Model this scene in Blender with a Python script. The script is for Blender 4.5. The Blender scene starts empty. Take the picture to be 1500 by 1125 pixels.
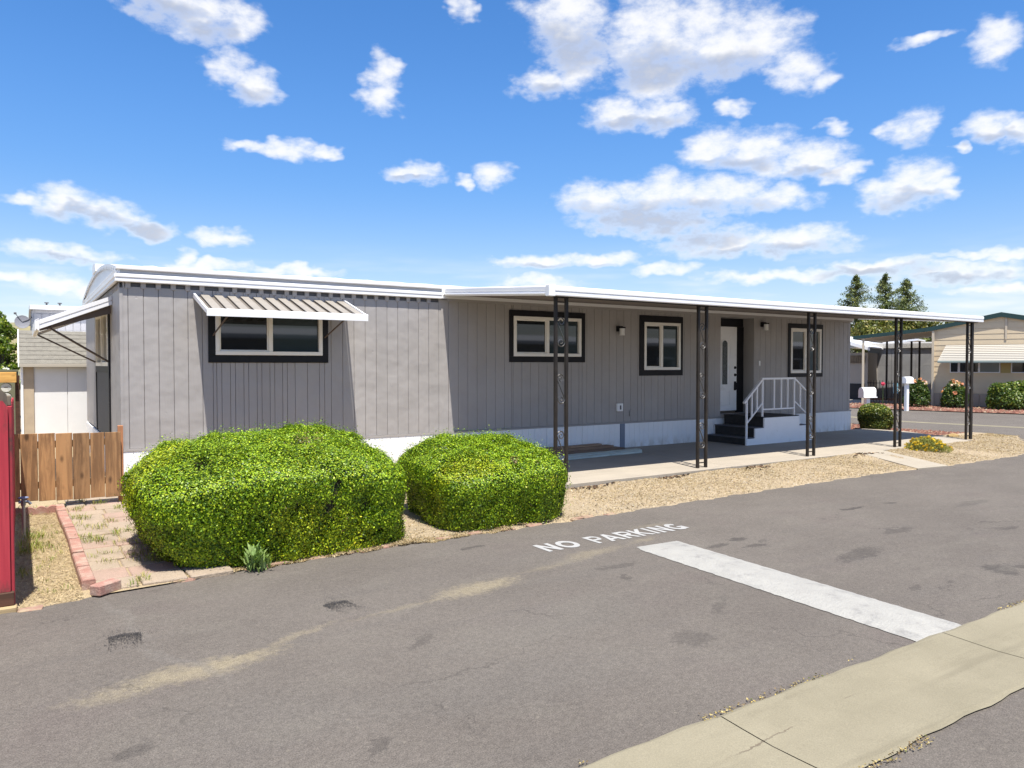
import bpy, bmesh, math, random
import numpy as np
from mathutils import Vector, Matrix
random.seed(7); rng = np.random.default_rng(7)
S = bpy.context.scene
COL = S.collection
R = math.radians

# ------------------------------------------------------------------ camera
cam = bpy.data.cameras.new('camera'); co = bpy.data.objects.new('camera', cam); COL.objects.link(co)
cam.sensor_width = 36; cam.lens = 1100.58 / 1500 * 36
cam.clip_start = 0.1; cam.clip_end = 3000
co.location = (-1.2327, -12.275, 1.7798)
co.rotation_euler = (math.pi/2 - 0.025, 0, -0.5784)
S.camera = co

# ------------------------------------------------------------------ light and exposure
SUN_DIR = Vector((0.098, 0.345, -1.0)).normalized()
sun = bpy.data.lights.new('sun', 'SUN'); so = bpy.data.objects.new('sun', sun); COL.objects.link(so)
sun.energy = 5.0; sun.angle = R(0.53); sun.color = (1.0, 0.95, 0.87)
so.rotation_euler = SUN_DIR.to_track_quat('-Z', 'Y').to_euler(); so.location = (-2, -20, 30)
S.view_settings.view_transform = 'Standard'; S.view_settings.look = 'None'
S.view_settings.exposure = 0.76; S.view_settings.gamma = 1.0
S.view_settings.use_curve_mapping = False
S.cycles.max_bounces = 8; S.cycles.diffuse_bounces = 4; S.cycles.sample_clamp_indirect = 6

SKY = 0.122
world = bpy.data.worlds.new('World'); S.world = world; world.use_nodes = True
wt = world.node_tree; wt.nodes.clear()
world.cycles.sampling_method = 'MANUAL'; world.cycles.sample_map_resolution = 256

class NT:
    """small helper to write node trees"""
    def __init__(s, tree): s.t = tree
    def n(s, kind, **kw):
        o = s.t.nodes.new(kind)
        for k, v in kw.items(): setattr(o, k, v)
        return o
    def put(s, sock, v):
        if v is None: return
        if isinstance(v, bpy.types.NodeSocket): s.t.links.new(v, sock)
        else: sock.default_value = v
    def m(s, op, a, b=None, c=None, clamp=False):
        o = s.n('ShaderNodeMath', operation=op, use_clamp=clamp)
        s.put(o.inputs[0], a); s.put(o.inputs[1], b); s.put(o.inputs[2], c)
        return o.outputs[0]
    def v(s, op, a, b=None, scale=None):
        o = s.n('ShaderNodeVectorMath', operation=op)
        s.put(o.inputs[0], a); s.put(o.inputs[1], b)
        if scale is not None: s.put(o.inputs['Scale'], scale)
        return o.outputs['Value'] if op in ('DOT_PRODUCT', 'LENGTH', 'DISTANCE') else o.outputs[0]
    def noise(s, vec, scale, detail=4, rough=.55, dist=0, out=0):
        o = s.n('ShaderNodeTexNoise'); s.put(o.inputs['Vector'], vec)
        o.inputs['Scale'].default_value = scale; o.inputs['Detail'].default_value = detail
        o.inputs['Roughness'].default_value = rough; o.inputs['Distortion'].default_value = dist
        return o.outputs[out]
    def voro(s, vec, scale, feature='F1', out='Distance', rand=1):
        o = s.n('ShaderNodeTexVoronoi', feature=feature); s.put(o.inputs['Vector'], vec)
        o.inputs['Scale'].default_value = scale; o.inputs['Randomness'].default_value = rand
        return o.outputs[out]
    def ramp(s, x, lo, hi, a=0., b=1., smooth=True):
        o = s.n('ShaderNodeMapRange', interpolation_type='SMOOTHSTEP' if smooth else 'LINEAR')
        s.put(o.inputs[0], x); s.put(o.inputs[1], lo); s.put(o.inputs[2], hi); s.put(o.inputs[3], a); s.put(o.inputs[4], b)
        return o.outputs[0]
    def mix(s, f, a, b, mode='MIX'):
        o = s.n('ShaderNodeMix', data_type='RGBA', blend_type=mode)
        s.put(o.inputs[0], f)
        for sock, v in ((o.inputs[6], a), (o.inputs[7], b)):
            if isinstance(v, tuple): v = (*v, 1.0) if len(v) == 3 else v
            s.put(sock, v)
        return o.outputs[2]
    def sep(s, v):
        o = s.n('ShaderNodeSeparateXYZ'); s.put(o.inputs[0], v); return o.outputs
    def comb(s, x, y, z=0.):
        o = s.n('ShaderNodeCombineXYZ'); s.put(o.inputs[0], x); s.put(o.inputs[1], y); s.put(o.inputs[2], z); return o.outputs[0]

# clouds of the day: azimuth from north, elevation, half width, half height (degrees)
CLOUDS = [(7.49, 23.58, 1.67, 1.16), (10.47, 23.09, 3.06, 1.43), (12.92, 23.04, 1.72, 1.29), (12.66, 20.11, 1.63, 1.1), (14.48, 19.13, 1.57, 1.12), (23.43, 20.86, 1.3, 1.14), (23.68, 19.32, 1.3, 0.99), (29.28, 25.26, 0.92, 1.08), (14.22, 15.39, 1.39, 0.41), (16.56, 15.22, 2.14, 0.64), (19.2, 15.13, 1.17, 0.51), (25.58, 14.2, 1.83, 0.72), (31.84, 14.03, 1.4, 0.82), (29.26, 13.81, 0.93, 0.39), (0.1, 10.41, 1.31, 0.42), (2.71, 10.49, 2.0, 0.86), (5.47, 9.97, 2.23, 0.89), (7.74, 9.26, 1.61, 0.59), (12.25, 8.97, 1.63, 0.61), (2.67, 7.19, 2.89, 0.57), (9.66, 7.6, 0.96, 0.56), (-0.69, 5.78, 1.25, 0.6), (1.7, 5.41, 2.27, 0.7), (4.61, 4.99, 2.4, 0.54), (10.97, 6.92, 3.11, 0.42), (16.5, 6.77, 3.33, 0.39), (37.24, 24.54, 2.81, 2.18), (38.27, 21.94, 2.3, 1.75), (35.45, 20.46, 1.96, 0.9), (43.32, 23.21, 2.99, 2.62), (43.83, 20.59, 2.74, 1.76), (47.74, 22.44, 3.61, 2.61), (51.06, 22.11, 2.8, 1.91), (53.83, 20.11, 1.89, 1.26), (55.18, 19.01, 1.06, 0.68), (41.08, 18.26, 2.23, 1.1), (44.09, 17.89, 2.39, 0.91), (48.27, 15.57, 2.17, 1.29), (51.12, 14.9, 2.8, 1.55), (54.79, 14.13, 2.46, 1.17), (56.99, 13.02, 1.3, 0.63), (39.32, 12.16, 2.56, 1.37), (43.88, 12.27, 3.99, 1.54), (48.3, 12.3, 3.61, 1.23), (52.54, 11.8, 2.53, 0.84), (43.39, 10.58, 5.0, 0.88), (48.8, 8.91, 4.32, 1.07), (53.94, 8.66, 3.39, 1.04), (35.73, 7.88, 3.88, 0.51), (39.85, 7.93, 2.81, 0.5), (44.4, 7.14, 2.24, 0.45), (56.31, 16.18, 0.87, 0.57), (60.94, 15.3, 1.37, 1.01), (59.55, 11.44, 1.87, 0.97), (61.38, 11.91, 1.81, 1.39), (62.97, 11.52, 0.97, 0.69), (65.67, 19.8, 1.39, 1.3), (65.38, 14.95, 1.18, 0.89), (66.84, 14.31, 0.86, 0.8), (63.9, 13.94, 0.53, 0.33), (61.27, 20.63, 1.6, 0.35), (49.45, 18.18, 0.86, 0.53), (59.19, 6.64, 3.35, 0.6), (63.62, 6.11, 4.24, 0.62), (65.49, 7.11, 2.59, 0.34), (53.05, 6.32, 5.49, 0.43), (34.7, 6.35, 3.11, 0.41), (66.62, 4.98, 2.89, 0.39)]
BASES = [(8.1, 22.71, 2.53, 0.71), (11.56, 22.04, 1.56, 0.49), (37.76, 22.61, 2.56, 1.3), (43.83, 21.03, 3.48, 1.31), (48.71, 20.65, 2.87, 1.08), (35.71, 19.78, 1.8, 0.54), (42.35, 17.52, 3.02, 0.46), (41.87, 10.63, 5.55, 1.18), (47.82, 10.89, 3.87, 0.87), (45.39, 9.29, 4.45, 0.79), (51.65, 7.97, 5.12, 0.58), (60.79, 10.66, 2.44, 0.62), (48.76, 14.15, 2.88, 0.47), (54.35, 13.13, 2.25, 0.45), (3.09, 9.75, 2.72, 0.43), (6.7, 9.18, 2.08, 0.45), (2.67, 6.79, 2.7, 0.31), (13.33, 18.7, 1.83, 0.52), (58.78, 6.3, 3.37, 0.37), (63.63, 5.67, 4.24, 0.35), (37.28, 7.36, 4.12, 0.3), (61.15, 14.6, 1.21, 0.34), (65.58, 14.1, 1.47, 0.33), (25.68, 13.68, 1.53, 0.29)]
g = bpy.data.node_groups.new('cloud_density', 'ShaderNodeTree')
g.interface.new_socket('Dir', in_out='INPUT', socket_type='NodeSocketVector')
g.interface.new_socket('Density', in_out='OUTPUT', socket_type='NodeSocketFloat')
g.interface.new_socket('Underside', in_out='OUTPUT', socket_type='NodeSocketFloat')
k = NT(g); gi = k.n('NodeGroupInput'); go = k.n('NodeGroupOutput')
d = gi.outputs[0]
x, y, z = k.sep(d)
az = k.m('MULTIPLY', k.m('ARCTAN2', x, y), 57.29578)
el = k.m('MULTIPLY', k.m('ARCSINE', z), 57.29578)
zz = k.m('ADD', k.m('MAXIMUM', z, 0.0), 0.12)
plane = k.comb(k.m('DIVIDE', x, zz), k.m('DIVIDE', y, zz), 0.)
ae = k.comb(az, el, 0.)
wn = k.v('SUBTRACT', k.noise(k.v('MULTIPLY', ae, (0.30, 0.50, 1.)), 1.0, 3, .62, out=1), (.5, .5, .5))
ae2 = k.v('ADD', ae, k.v('MULTIPLY', wn, (4.2, 2.3, 0.)))
def nearest(blobs, vec):
    best = None
    for (a0, e0, ra, re) in blobs:
        o = k.n('ShaderNodeVectorMath', operation='MULTIPLY_ADD'); k.put(o.inputs[0], vec)
        o.inputs[1].default_value = (1/ra, 1/re, 0.); o.inputs[2].default_value = (-a0/ra, -e0/re, 0.)
        b = k.v('DOT_PRODUCT', o.outputs[0], o.outputs[0])
        best = b if best is None else k.m('MINIMUM', best, b)
    return best
inframe = k.m('MAXIMUM', k.m('SUBTRACT', 1.45, nearest(CLOUDS, ae2)), -1.6)
fine = k.noise(k.v('MULTIPLY', ae, (0.50, 0.85, 1.)), 1.0, 7, .62)
# elsewhere in the sky unseen cumulus goes on, cover raised to whiten and brighten ambient
gen = k.ramp(k.noise(plane, 1.3, 3, .55), .42, .62, -1.2, 1.3)
daz = k.m('ABSOLUTE', k.m('SUBTRACT', az, 33.0))
outside = k.m('MAXIMUM', k.ramp(daz, 36., 46.), k.ramp(el, 27., 34.))
fieldv = k.m('ADD', k.m('MULTIPLY', inframe, k.m('SUBTRACT', 1., outside)), k.m('MULTIPLY', gen, outside))
tot = k.m('ADD', k.m('MULTIPLY', fieldv, .72), k.m('MULTIPLY', k.m('SUBTRACT', fine, .5), 2.5))
dens = k.ramp(tot, -.35, 1.45)
# thin veil low over the horizon
veil = k.m('MULTIPLY', k.ramp(k.noise(k.v('MULTIPLY', ae, (.10, .62, 1.)), 1.0, 3, .6), .42, .72), k.ramp(el, 9.5, 3.0))
dens = k.m('MAXIMUM', dens, k.m('MULTIPLY', veil, .6))
dens = k.m('MULTIPLY', dens, k.ramp(el, -1., 1.5))
g.links.new(dens, go.inputs[0])
# grey undersides of the thicker clouds
base = k.ramp(nearest(BASES, ae2), 2.2, .2)
base = k.m('MAXIMUM', k.m('MULTIPLY', base, k.ramp(tot, .25, 1.0)), k.m('MULTIPLY', k.ramp(tot, .7, 1.7), .22))
g.links.new(base, go.inputs[1])

k = NT(wt)
sky = k.n('ShaderNodeTexSky', sky_type='NISHITA', sun_disc=False)
sky.sun_elevation = math.asin(-SUN_DIR.z); sky.sun_rotation = math.atan2(-SUN_DIR.x, -SUN_DIR.y)
sky.altitude = 50; sky.air_density = 1.0; sky.dust_density = 0.25; sky.ozone_density = 2.2
tc = k.n('ShaderNodeTexCoord'); dv = k.v('NORMALIZE', tc.outputs['Generated'])
cg = k.n('ShaderNodeGroup'); cg.node_tree = g; k.put(cg.inputs[0], dv); D0 = cg.outputs[0]
ccol = k.mix(cg.outputs[1], (5.4, 5.35, 5.3), (2.9, 3.1, 3.6))
hs = k.n('ShaderNodeHueSaturation'); 
wt.links.new(sky.outputs[0], hs.inputs['Color'])
elev = k.sep(dv)[2]
k.put(hs.inputs['Saturation'], k.ramp(elev, .0, .24, .98, 1.30))
k.put(hs.inputs['Value'], k.ramp(elev, .0, .35, .70, .92))
bg = k.n('ShaderNodeBackground'); bg.inputs[1].default_value = SKY
wt.links.new(k.mix(k.m('MULTIPLY', D0, .96), k.mix(1.0, hs.outputs[0], (.97, .945, 1.04), 'MULTIPLY'), ccol), bg.inputs[0])
wo = k.n('ShaderNodeOutputWorld'); wt.links.new(bg.outputs[0], wo.inputs[0])

# ------------------------------------------------------------------ materials
def mat(name, col, rough=.6, col2=None, nscale=3., namt=1., bump=0., bscale=40., spec=.5, metal=0., stretch=None,
        grime=None, gscale=1.2, glo=.5, ghi=.75, world=True, bdetail=4, fine=0.):
    m = bpy.data.materials.new(name); m.use_nodes = True; t = m.node_tree; k = NT(t)
    b = t.nodes['Principled BSDF']
    if world: p = k.n('ShaderNodeNewGeometry').outputs['Position']
    else: p = k.n('ShaderNodeTexCoord').outputs['Object']
    if stretch: p = k.v('MULTIPLY', p, stretch)
    c = (*col, 1.)
    if col2 is not None:
        c = k.mix(k.ramp(k.noise(p, nscale, 5, .6), .3, .7), tuple(col), tuple(col2))
    if grime is not None:
        c = k.mix(k.ramp(k.noise(p, gscale, 6, .65), glo, ghi), c, tuple(grime))
    if fine:
        c = k.mix(1.0, c, k.mix(k.ramp(k.noise(p, 160., 2, .6), .3, .7), (1-fine,)*3, (1+fine,)*3), 'MULTIPLY')
    k.put(b.inputs['Base Color'], c)
    b.inputs['Roughness'].default_value = rough; b.inputs['Specular IOR Level'].default_value = spec
    b.inputs['Metallic'].default_value = metal
    if bump:
        bn = k.n('ShaderNodeBump'); bn.inputs['Strength'].default_value = bump; bn.inputs['Distance'].default_value = .02
        k.put(bn.inputs['Height'], k.noise(p, bscale, bdetail, .6)); t.links.new(bn.outputs[0], b.inputs['Normal'])
    return m

M = {}
M['white'] = mat('white_paint', (.90, .90, .89), .45, (.87, .87, .86), 2., grime=(.66, .65, .62), gscale=3.1, glo=.56, ghi=.8, bump=.05)
M['white_metal'] = mat('white_painted_metal', (.82, .82, .82), .35, (.78, .78, .79), 1.5, grime=(.62, .62, .62), gscale=2.3, glo=.6, ghi=.85)
M['cream'] = mat('cream_vinyl', (.88, .85, .78), .4)
M['black'] = mat('black_paint', (.010, .010, .012), .5, (.015, .015, .017), 4., spec=.22)
M['iron'] = mat('dark_bronze_iron', (.020, .0165, .014), .55, (.032, .026, .021), 8., bump=.1, bscale=90, spec=.25)
M['scroll'] = mat('scroll_iron', (.11, .105, .10), .28, metal=.5)
M['awn'] = mat('awning_slat_paint', (.30, .27, .23), .5, (.265, .24, .205), 6.)
M['awn_dark'] = mat('awning_dark_slat', (.15, .13, .11), .6)
M['bronze'] = mat('bronze_rod', (.10, .07, .05), .5)
M['grey_dark'] = mat('grey_trim', (.10, .10, .11), .6)
M['skirt_post'] = mat('grey_metal_strip', (.20, .23, .29), .5)
M['riser'] = mat('black_step_board', (.022, .021, .021), .75, (.035, .034, .033), 12.)
M['lampglass'] = mat('frosted_shade', (.8, .8, .78), .4)
M['shadow'] = mat('painted_interior_shade', (.03, .03, .033), .9)

# grey siding with slight dents
def siding():
    m = bpy.data.materials.new('grey_siding_paint'); m.use_nodes = True; t = m.node_tree; k = NT(t)
    b = t.nodes['Principled BSDF']; p = k.n('ShaderNodeNewGeometry').outputs['Position']
    c = k.mix(k.ramp(k.noise(p, 1.3, 5, .6), .3, .7), (.338, .318, .302), (.368, .346, .329))
    oi = k.n('ShaderNodeObjectInfo').outputs['Random']
    c = k.mix(1., c, k.mix(oi, (.97, .97, .97), (1.03, 1.03, 1.03)), 'MULTIPLY')
    st = k.noise(k.v('MULTIPLY', p, (26., 26., 1.2)), 1.0, 4, .7)
    c = k.mix(k.ramp(st, .58, .8, 0., .35), c, (.275, .26, .25))
    k.put(b.inputs['Base Color'], c); b.inputs['Roughness'].default_value = .52
    h = k.m('ADD', k.noise(p, 2.6, 2, .5), k.m('MULTIPLY', k.ramp(k.voro(p, 3.7), 0., .09), .12))
    h = k.m('ADD', h, k.m('MULTIPLY', k.noise(k.v('MULTIPLY', p, (60., 60., 5.)), 1.0, 3, .6), .05))
    bn = k.n('ShaderNodeBump'); bn.inputs['Strength'].default_value = .42; bn.inputs['Distance'].default_value = .06
    k.put(bn.inputs['Height'], h); t.links.new(bn.outputs[0], b.inputs['Normal'])
    return m
M['siding'] = siding()

def glass(name, col=(.012, .014, .016), rough=.03):
    m = mat(name, col, rough, spec=.55); return m
M['glass'] = glass('window_pane')
M['glass2'] = glass('window_pane_reflection_tint', (.03, .045, .05))  # blue-green reflection put into the base colour
M['glass_light'] = glass('pane_sky_in_colour', (.10, .13, .14), .08)  # pale sky reflection put into the base colour

def wood(name, a, b_, knot, dirc=(14., 14., 1.2), rough=.8, strength=.4, wear=.5, wscale=2.2):
    m = bpy.data.materials.new(name); m.use_nodes = True; t = m.node_tree; k = NT(t)
    b = t.nodes['Principled BSDF']; p = k.n('ShaderNodeNewGeometry').outputs['Position']
    oi = k.n('ShaderNodeObjectInfo').outputs['Random']
    p2 = k.v('ADD', p, k.comb(k.m('MULTIPLY', oi, 7.), k.m('MULTIPLY', oi, 3.), k.m('MULTIPLY', oi, 9.)))
    gr = k.noise(k.v('MULTIPLY', p2, dirc), 1.0, 5, .65, .6)
    c = k.mix(k.ramp(gr, .38, .62), a, b_)
    kn = k.voro(k.v('MULTIPLY', p2, (5.5, 5.5, 2.6) if dirc[2] < 5 else (2.6, 5.5, 5.5)), 1.0)
    c = k.mix(k.ramp(kn, .07, .21, .9, 0.), c, knot)
    c = k.mix(1., c, k.mix(oi, (.78, .78, .8), (1.15, 1.1, 1.05)), 'MULTIPLY')
    c = k.mix(k.ramp(k.noise(k.v('MULTIPLY', p2, (1.6, 1.6, .6) if dirc[2] < 5 else (.6, 1.6, 1.6)), wscale, 6, .7), .5, .72, 0., wear), c, knot)
    k.put(b.inputs['Base Color'], c); b.inputs['Roughness'].default_value = rough; b.inputs['Specular IOR Level'].default_value = .2
    bn = k.n('ShaderNodeBump'); bn.inputs['Strength'].default_value = strength; bn.inputs['Distance'].default_value = .01
    k.put(bn.inputs['Height'], gr); t.links.new(bn.outputs[0], b.inputs['Normal'])
    return m
M['cedar'] = wood('weathered_cedar', (.42, .245, .115), (.22, .125, .062), (.07, .042, .025))
M['red_wood'] = wood('faded_red_paint_on_wood', (.47, .055, .07), (.40, .042, .058), (.07, .05, .04), (10., 10., .8), wear=.9, wscale=4.)
M['grey_wood'] = wood('bare_grey_wood', (.22, .18, .13), (.13, .11, .085), (.06, .05, .04))
M['sleeper'] = wood('pale_timber', (.46, .36, .20), (.36, .27, .15), (.2, .14, .08), (1.5, 14., 14.))
M['brown_beam'] = wood('dark_brown_timber', (.12, .06, .04), (.08, .045, .03), (.03, .02, .02), (1.5, 14., 14.))
M['board_brown'] = wood('brown_board', (.36, .25, .17), (.27, .18, .12), (.13, .09, .06), (1.2, 14., 14.))
M['board_green'] = wood('pale_grey_green_board', (.62, .68, .60), (.50, .56, .50), (.40, .45, .40), (1.2, 14., 14.))
M['yellow_wood'] = wood('yellow_timber', (.62, .38, .12), (.52, .30, .09), (.3, .16, .05), (1.2, 14., 14.))

# ------------------------------------------------------------------ mesh builder
BASE = {}
class MB:
    def __init__(s): s.v = []; s.f = []
    def add(s, vs, fs):
        n = len(s.v); s.v += [tuple(v) for v in vs]; s.f += [tuple(i + n for i in f) for f in fs]; return s
    def box(s, x0, x1, y0, y1, z0, z1):
        return s.add([(x0,y0,z0),(x1,y0,z0),(x1,y1,z0),(x0,y1,z0),(x0,y0,z1),(x1,y0,z1),(x1,y1,z1),(x0,y1,z1)],
                     [(0,3,2,1),(4,5,6,7),(0,1,5,4),(1,2,6,5),(2,3,7,6),(3,0,4,7)])
    def bbox(s, x0, x1, y0, y1, z0, z1, b=.006):
        """box with chamfered edges"""
        bm = bmesh.new(); bmesh.ops.create_cube(bm, size=1.)
        for v in bm.verts: v.co = Vector(((x0+x1)/2 + v.co.x*(x1-x0), (y0+y1)/2 + v.co.y*(y1-y0), (z0+z1)/2 + v.co.z*(z1-z0)))
        bmesh.ops.bevel(bm, geom=bm.edges[:], offset=b, segments=1, affect='EDGES')
        bm.verts.index_update()
        s.add([v.co[:] for v in bm.verts], [[v.index for v in f.verts] for f in bm.faces]); bm.free(); return s
    def prism(s, poly, axis, a0, a1):
        """extrude a 2D polygon along axis 'x','y' or 'z'"""
        def P(p, a):
            return (a, p[0], p[1]) if axis == 'x' else ((p[0], a, p[1]) if axis == 'y' else (p[0], p[1], a))
        n = len(poly)
        vs = [P(p, a0) for p in poly] + [P(p, a1) for p in poly]
        fs = [tuple(range(n))[::-1], tuple(range(n, 2*n))] + [(i, (i+1) % n, n + (i+1) % n, n + i) for i in range(n)]
        return s.add(vs, fs)
    def tube(s, pts, r, n=8, r1=None, cap=True):
        pts = [Vector(p) for p in pts]; rings = []; N = len(pts)
        up = None
        for i, p in enumerate(pts):
            t = (pts[min(i+1, N-1)] - pts[max(i-1, 0)]).normalized()
            if up is None:
                a = Vector((0, 0, 1)) if abs(t.z) < .9 else Vector((1, 0, 0)); up = (a - t*a.dot(t)).normalized()
            else: up = (up - t*up.dot(t)).normalized()
            sd = t.cross(up); rr = r if r1 is None else r + (r1 - r)*i/(N-1)
            rings.append([p + (up*math.cos(2*math.pi*j/n) + sd*math.sin(2*math.pi*j/n))*rr for j in range(n)])
        vs = [v for q in rings for v in q]; fs = []
        for i in range(N-1):
            for j in range(n): fs.append((i*n+j, i*n+(j+1) % n, (i+1)*n+(j+1) % n, (i+1)*n+j))
        if cap: fs += [tuple(range(n))[::-1], tuple(range((N-1)*n, N*n))]
        return s.add(vs, fs)
    def bar(s, a, b, w, h=None):
        """square bar between two points"""
        h = h or w; a = Vector(a); b = Vector(b); t = (b-a).normalized()
        up = Vector((0,0,1)) if abs(t.z) < .95 else Vector((0,1,0))
        sd = t.cross(up).normalized(); up = sd.cross(t)
        vs = []
        for p in (a, b):
            for (i, j) in ((-1,-1),(1,-1),(1,1),(-1,1)): vs.append(p + sd*i*w/2 + up*j*h/2)
        return s.add(vs, [(0,3,2,1),(4,5,6,7),(0,1,5,4),(1,2,6,5),(2,3,7,6),(3,0,4,7)])
    def sheet(s, pts, z=None):
        vs = [(p[0], p[1], z if z is not None else p[2]) for p in pts]
        return s.add(vs, [tuple(range(len(vs)))])
    def build(s, name, m, parent=None, smooth=False, off=None, normals=True):
        me = bpy.data.meshes.new(name)
        o0 = Vector(off) if off is not None else (BASE.get(parent.name, Vector()) if parent else Vector())
        me.from_pydata([tuple(Vector(v) - o0) for v in s.v], [], s.f); me.update()
        if normals:
            bm = bmesh.new(); bm.from_mesh(me); bmesh.ops.recalc_face_normals(bm, faces=bm.faces[:]); bm.to_mesh(me); bm.free()
        if smooth: me.polygons.foreach_set('use_smooth', [True]*len(me.polygons))
        me.materials.append(m)
        o = bpy.data.objects.new(name, me); COL.objects.link(o)
        if parent:
            o.parent = parent; BASE[o.name] = o0
        elif off is not None: o.location = o0
        return o
def tag(o, label=None, cat=None, group=None, kind=None):
    if label: o['label'] = label
    if cat: o['category'] = cat
    if group: o['group'] = group
    if kind: o['kind'] = kind
    return o
def empty(name, loc, label, cat, group=None, rz=0.):
    o = bpy.data.objects.new(name, None); COL.objects.link(o); o.location = loc; o.rotation_euler = (0,0,rz)
    o.empty_display_size = .2
    BASE[o.name] = Vector(loc) if rz == 0 else Vector((0,0,0))
    return tag(o, label, cat, group)
def link_copy(o, parent=None, loc=None):
    c = o.copy(); COL.objects.link(c)
    if parent: c.parent = parent
    if loc is not None: c.location = loc
    return c
def copy_tree(o, parent=None, loc=None):
    c = link_copy(o, parent, loc)
    for ch in list(o.children): copy_tree(ch, c)
    return c

# cheap smooth 3D noise for numpy point sets
_w = rng.normal(size=(10, 3)); _ph = rng.uniform(0, 6.28, 10)
def snoise(P, f, seed=0):
    r = np.random.default_rng(seed + 100); w = r.normal(size=(9, 3)); ph = r.uniform(0, 6.28, 9)
    return np.sin(P @ (w.T*f) + ph).mean(1) * 1.6

def leaf_object(name, P, Nrm, size, aspect, mats, cols, parent, seed=1, tilt=.8, fold=True, droop=0.):
    """one mesh of many small leaves: P points, Nrm facing, per-leaf colour attribute"""
    r = np.random.default_rng(seed); n = len(P)
    nn = Nrm + r.normal(size=(n, 3))*tilt; nn /= np.linalg.norm(nn, axis=1)[:, None]
    t = np.cross(nn, r.normal(size=(n, 3))); t[:, 2] -= droop; t -= nn*(t*nn).sum(1)[:, None]; t /= np.linalg.norm(t, axis=1)[:, None] + 1e-9
    b = np.cross(nn, t); L = (size*r.uniform(.7, 1.3, n))[:, None]; Wd = L*aspect
    V = np.empty((n, 4, 3)); V[:, 0] = P - t*L*.5; V[:, 1] = P + b*Wd*.5 + nn*Wd*.18; V[:, 2] = P + t*L*.5; V[:, 3] = P - b*Wd*.5 + nn*Wd*.18
    me = bpy.data.meshes.new(name); me.vertices.add(n*4); me.vertices.foreach_set('co', V.reshape(-1).astype(np.float32))
    me.loops.add(n*4); me.loops.foreach_set('vertex_index', np.arange(n*4, dtype=np.int32))
    me.polygons.add(n); me.polygons.foreach_set('loop_start', np.arange(0, n*4, 4, dtype=np.int32))
    me.polygons.foreach_set('loop_total', np.full(n, 4, dtype=np.int32))
    me.update(calc_edges=True)
    ca = me.attributes.new('leaf_colour', 'FLOAT_COLOR', 'FACE')
    C = np.ones((n, 4), np.float32); C[:, :3] = cols; ca.data.foreach_set('color', C.reshape(-1))
    me.materials.append(mats)
    o = bpy.data.objects.new(name, me); COL.objects.link(o)
    if parent: o.parent = parent
    return tag(o, kind='stuff')
def leaf_mat(name, rough=.42, trans=.28, spec=.45):
    m = bpy.data.materials.new(name); m.use_nodes = True; t = m.node_tree; k = NT(t); b = t.nodes['Principled BSDF']
    a = k.n('ShaderNodeAttribute', attribute_name='leaf_colour').outputs['Color']
    k.put(b.inputs['Base Color'], a); b.inputs['Roughness'].default_value = rough; b.inputs['Specular IOR Level'].default_value = spec
    tr = k.n('ShaderNodeBsdfTranslucent'); k.put(tr.inputs[0], k.mix(1., a, (1.25, 1.35, .6), 'MULTIPLY'))
    mx = k.n('ShaderNodeMixShader'); mx.inputs[0].default_value = trans
    out = [n for n in t.nodes if n.type == 'OUTPUT_MATERIAL'][0]
    t.links.new(b.outputs[0], mx.inputs[1]); t.links.new(tr.outputs[0], mx.inputs[2]); t.links.new(mx.outputs[0], out.inputs[0])
    return m
M['leaf'] = leaf_mat('glossy_leaf'); M['leaf_dull'] = leaf_mat('dull_leaf', .6, .2, .3); M['petal'] = leaf_mat('petal', .6, .35, .2)
M['dry'] = leaf_mat('dry_straw', .8, .1, .2)
def pick(n, pal, w, seed, jit=.18):
    r = np.random.default_rng(seed); c = np.array(pal)[r.choice(len(pal), n, p=np.array(w)/sum(w))]
    return c*(1 + r.normal(size=(n, 1))*jit).clip(.5, 1.6)

def skirt_paint():
    m = bpy.data.materials.new('skirting_paint'); m.use_nodes = True; t = m.node_tree; k = NT(t); b = t.nodes['Principled BSDF']
    p = k.n('ShaderNodeNewGeometry').outputs['Position']; z = k.sep(p)[2]
    c = k.mix(k.ramp(k.noise(p, 2., 4, .6), .3, .7), (.90, .90, .89), (.86, .86, .85))
    spl = k.m('MULTIPLY', k.ramp(z, .24, .0), k.ramp(k.noise(k.v('MULTIPLY', p, (7., 7., 3.)), 1.0, 5, .7), .38, .62))
    c = k.mix(k.m('MULTIPLY', spl, .6), c, (.52, .46, .37))
    k.put(b.inputs['Base Color'], c); b.inputs['Roughness'].default_value = .5; return m
M['skirt'] = skirt_paint()

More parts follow.
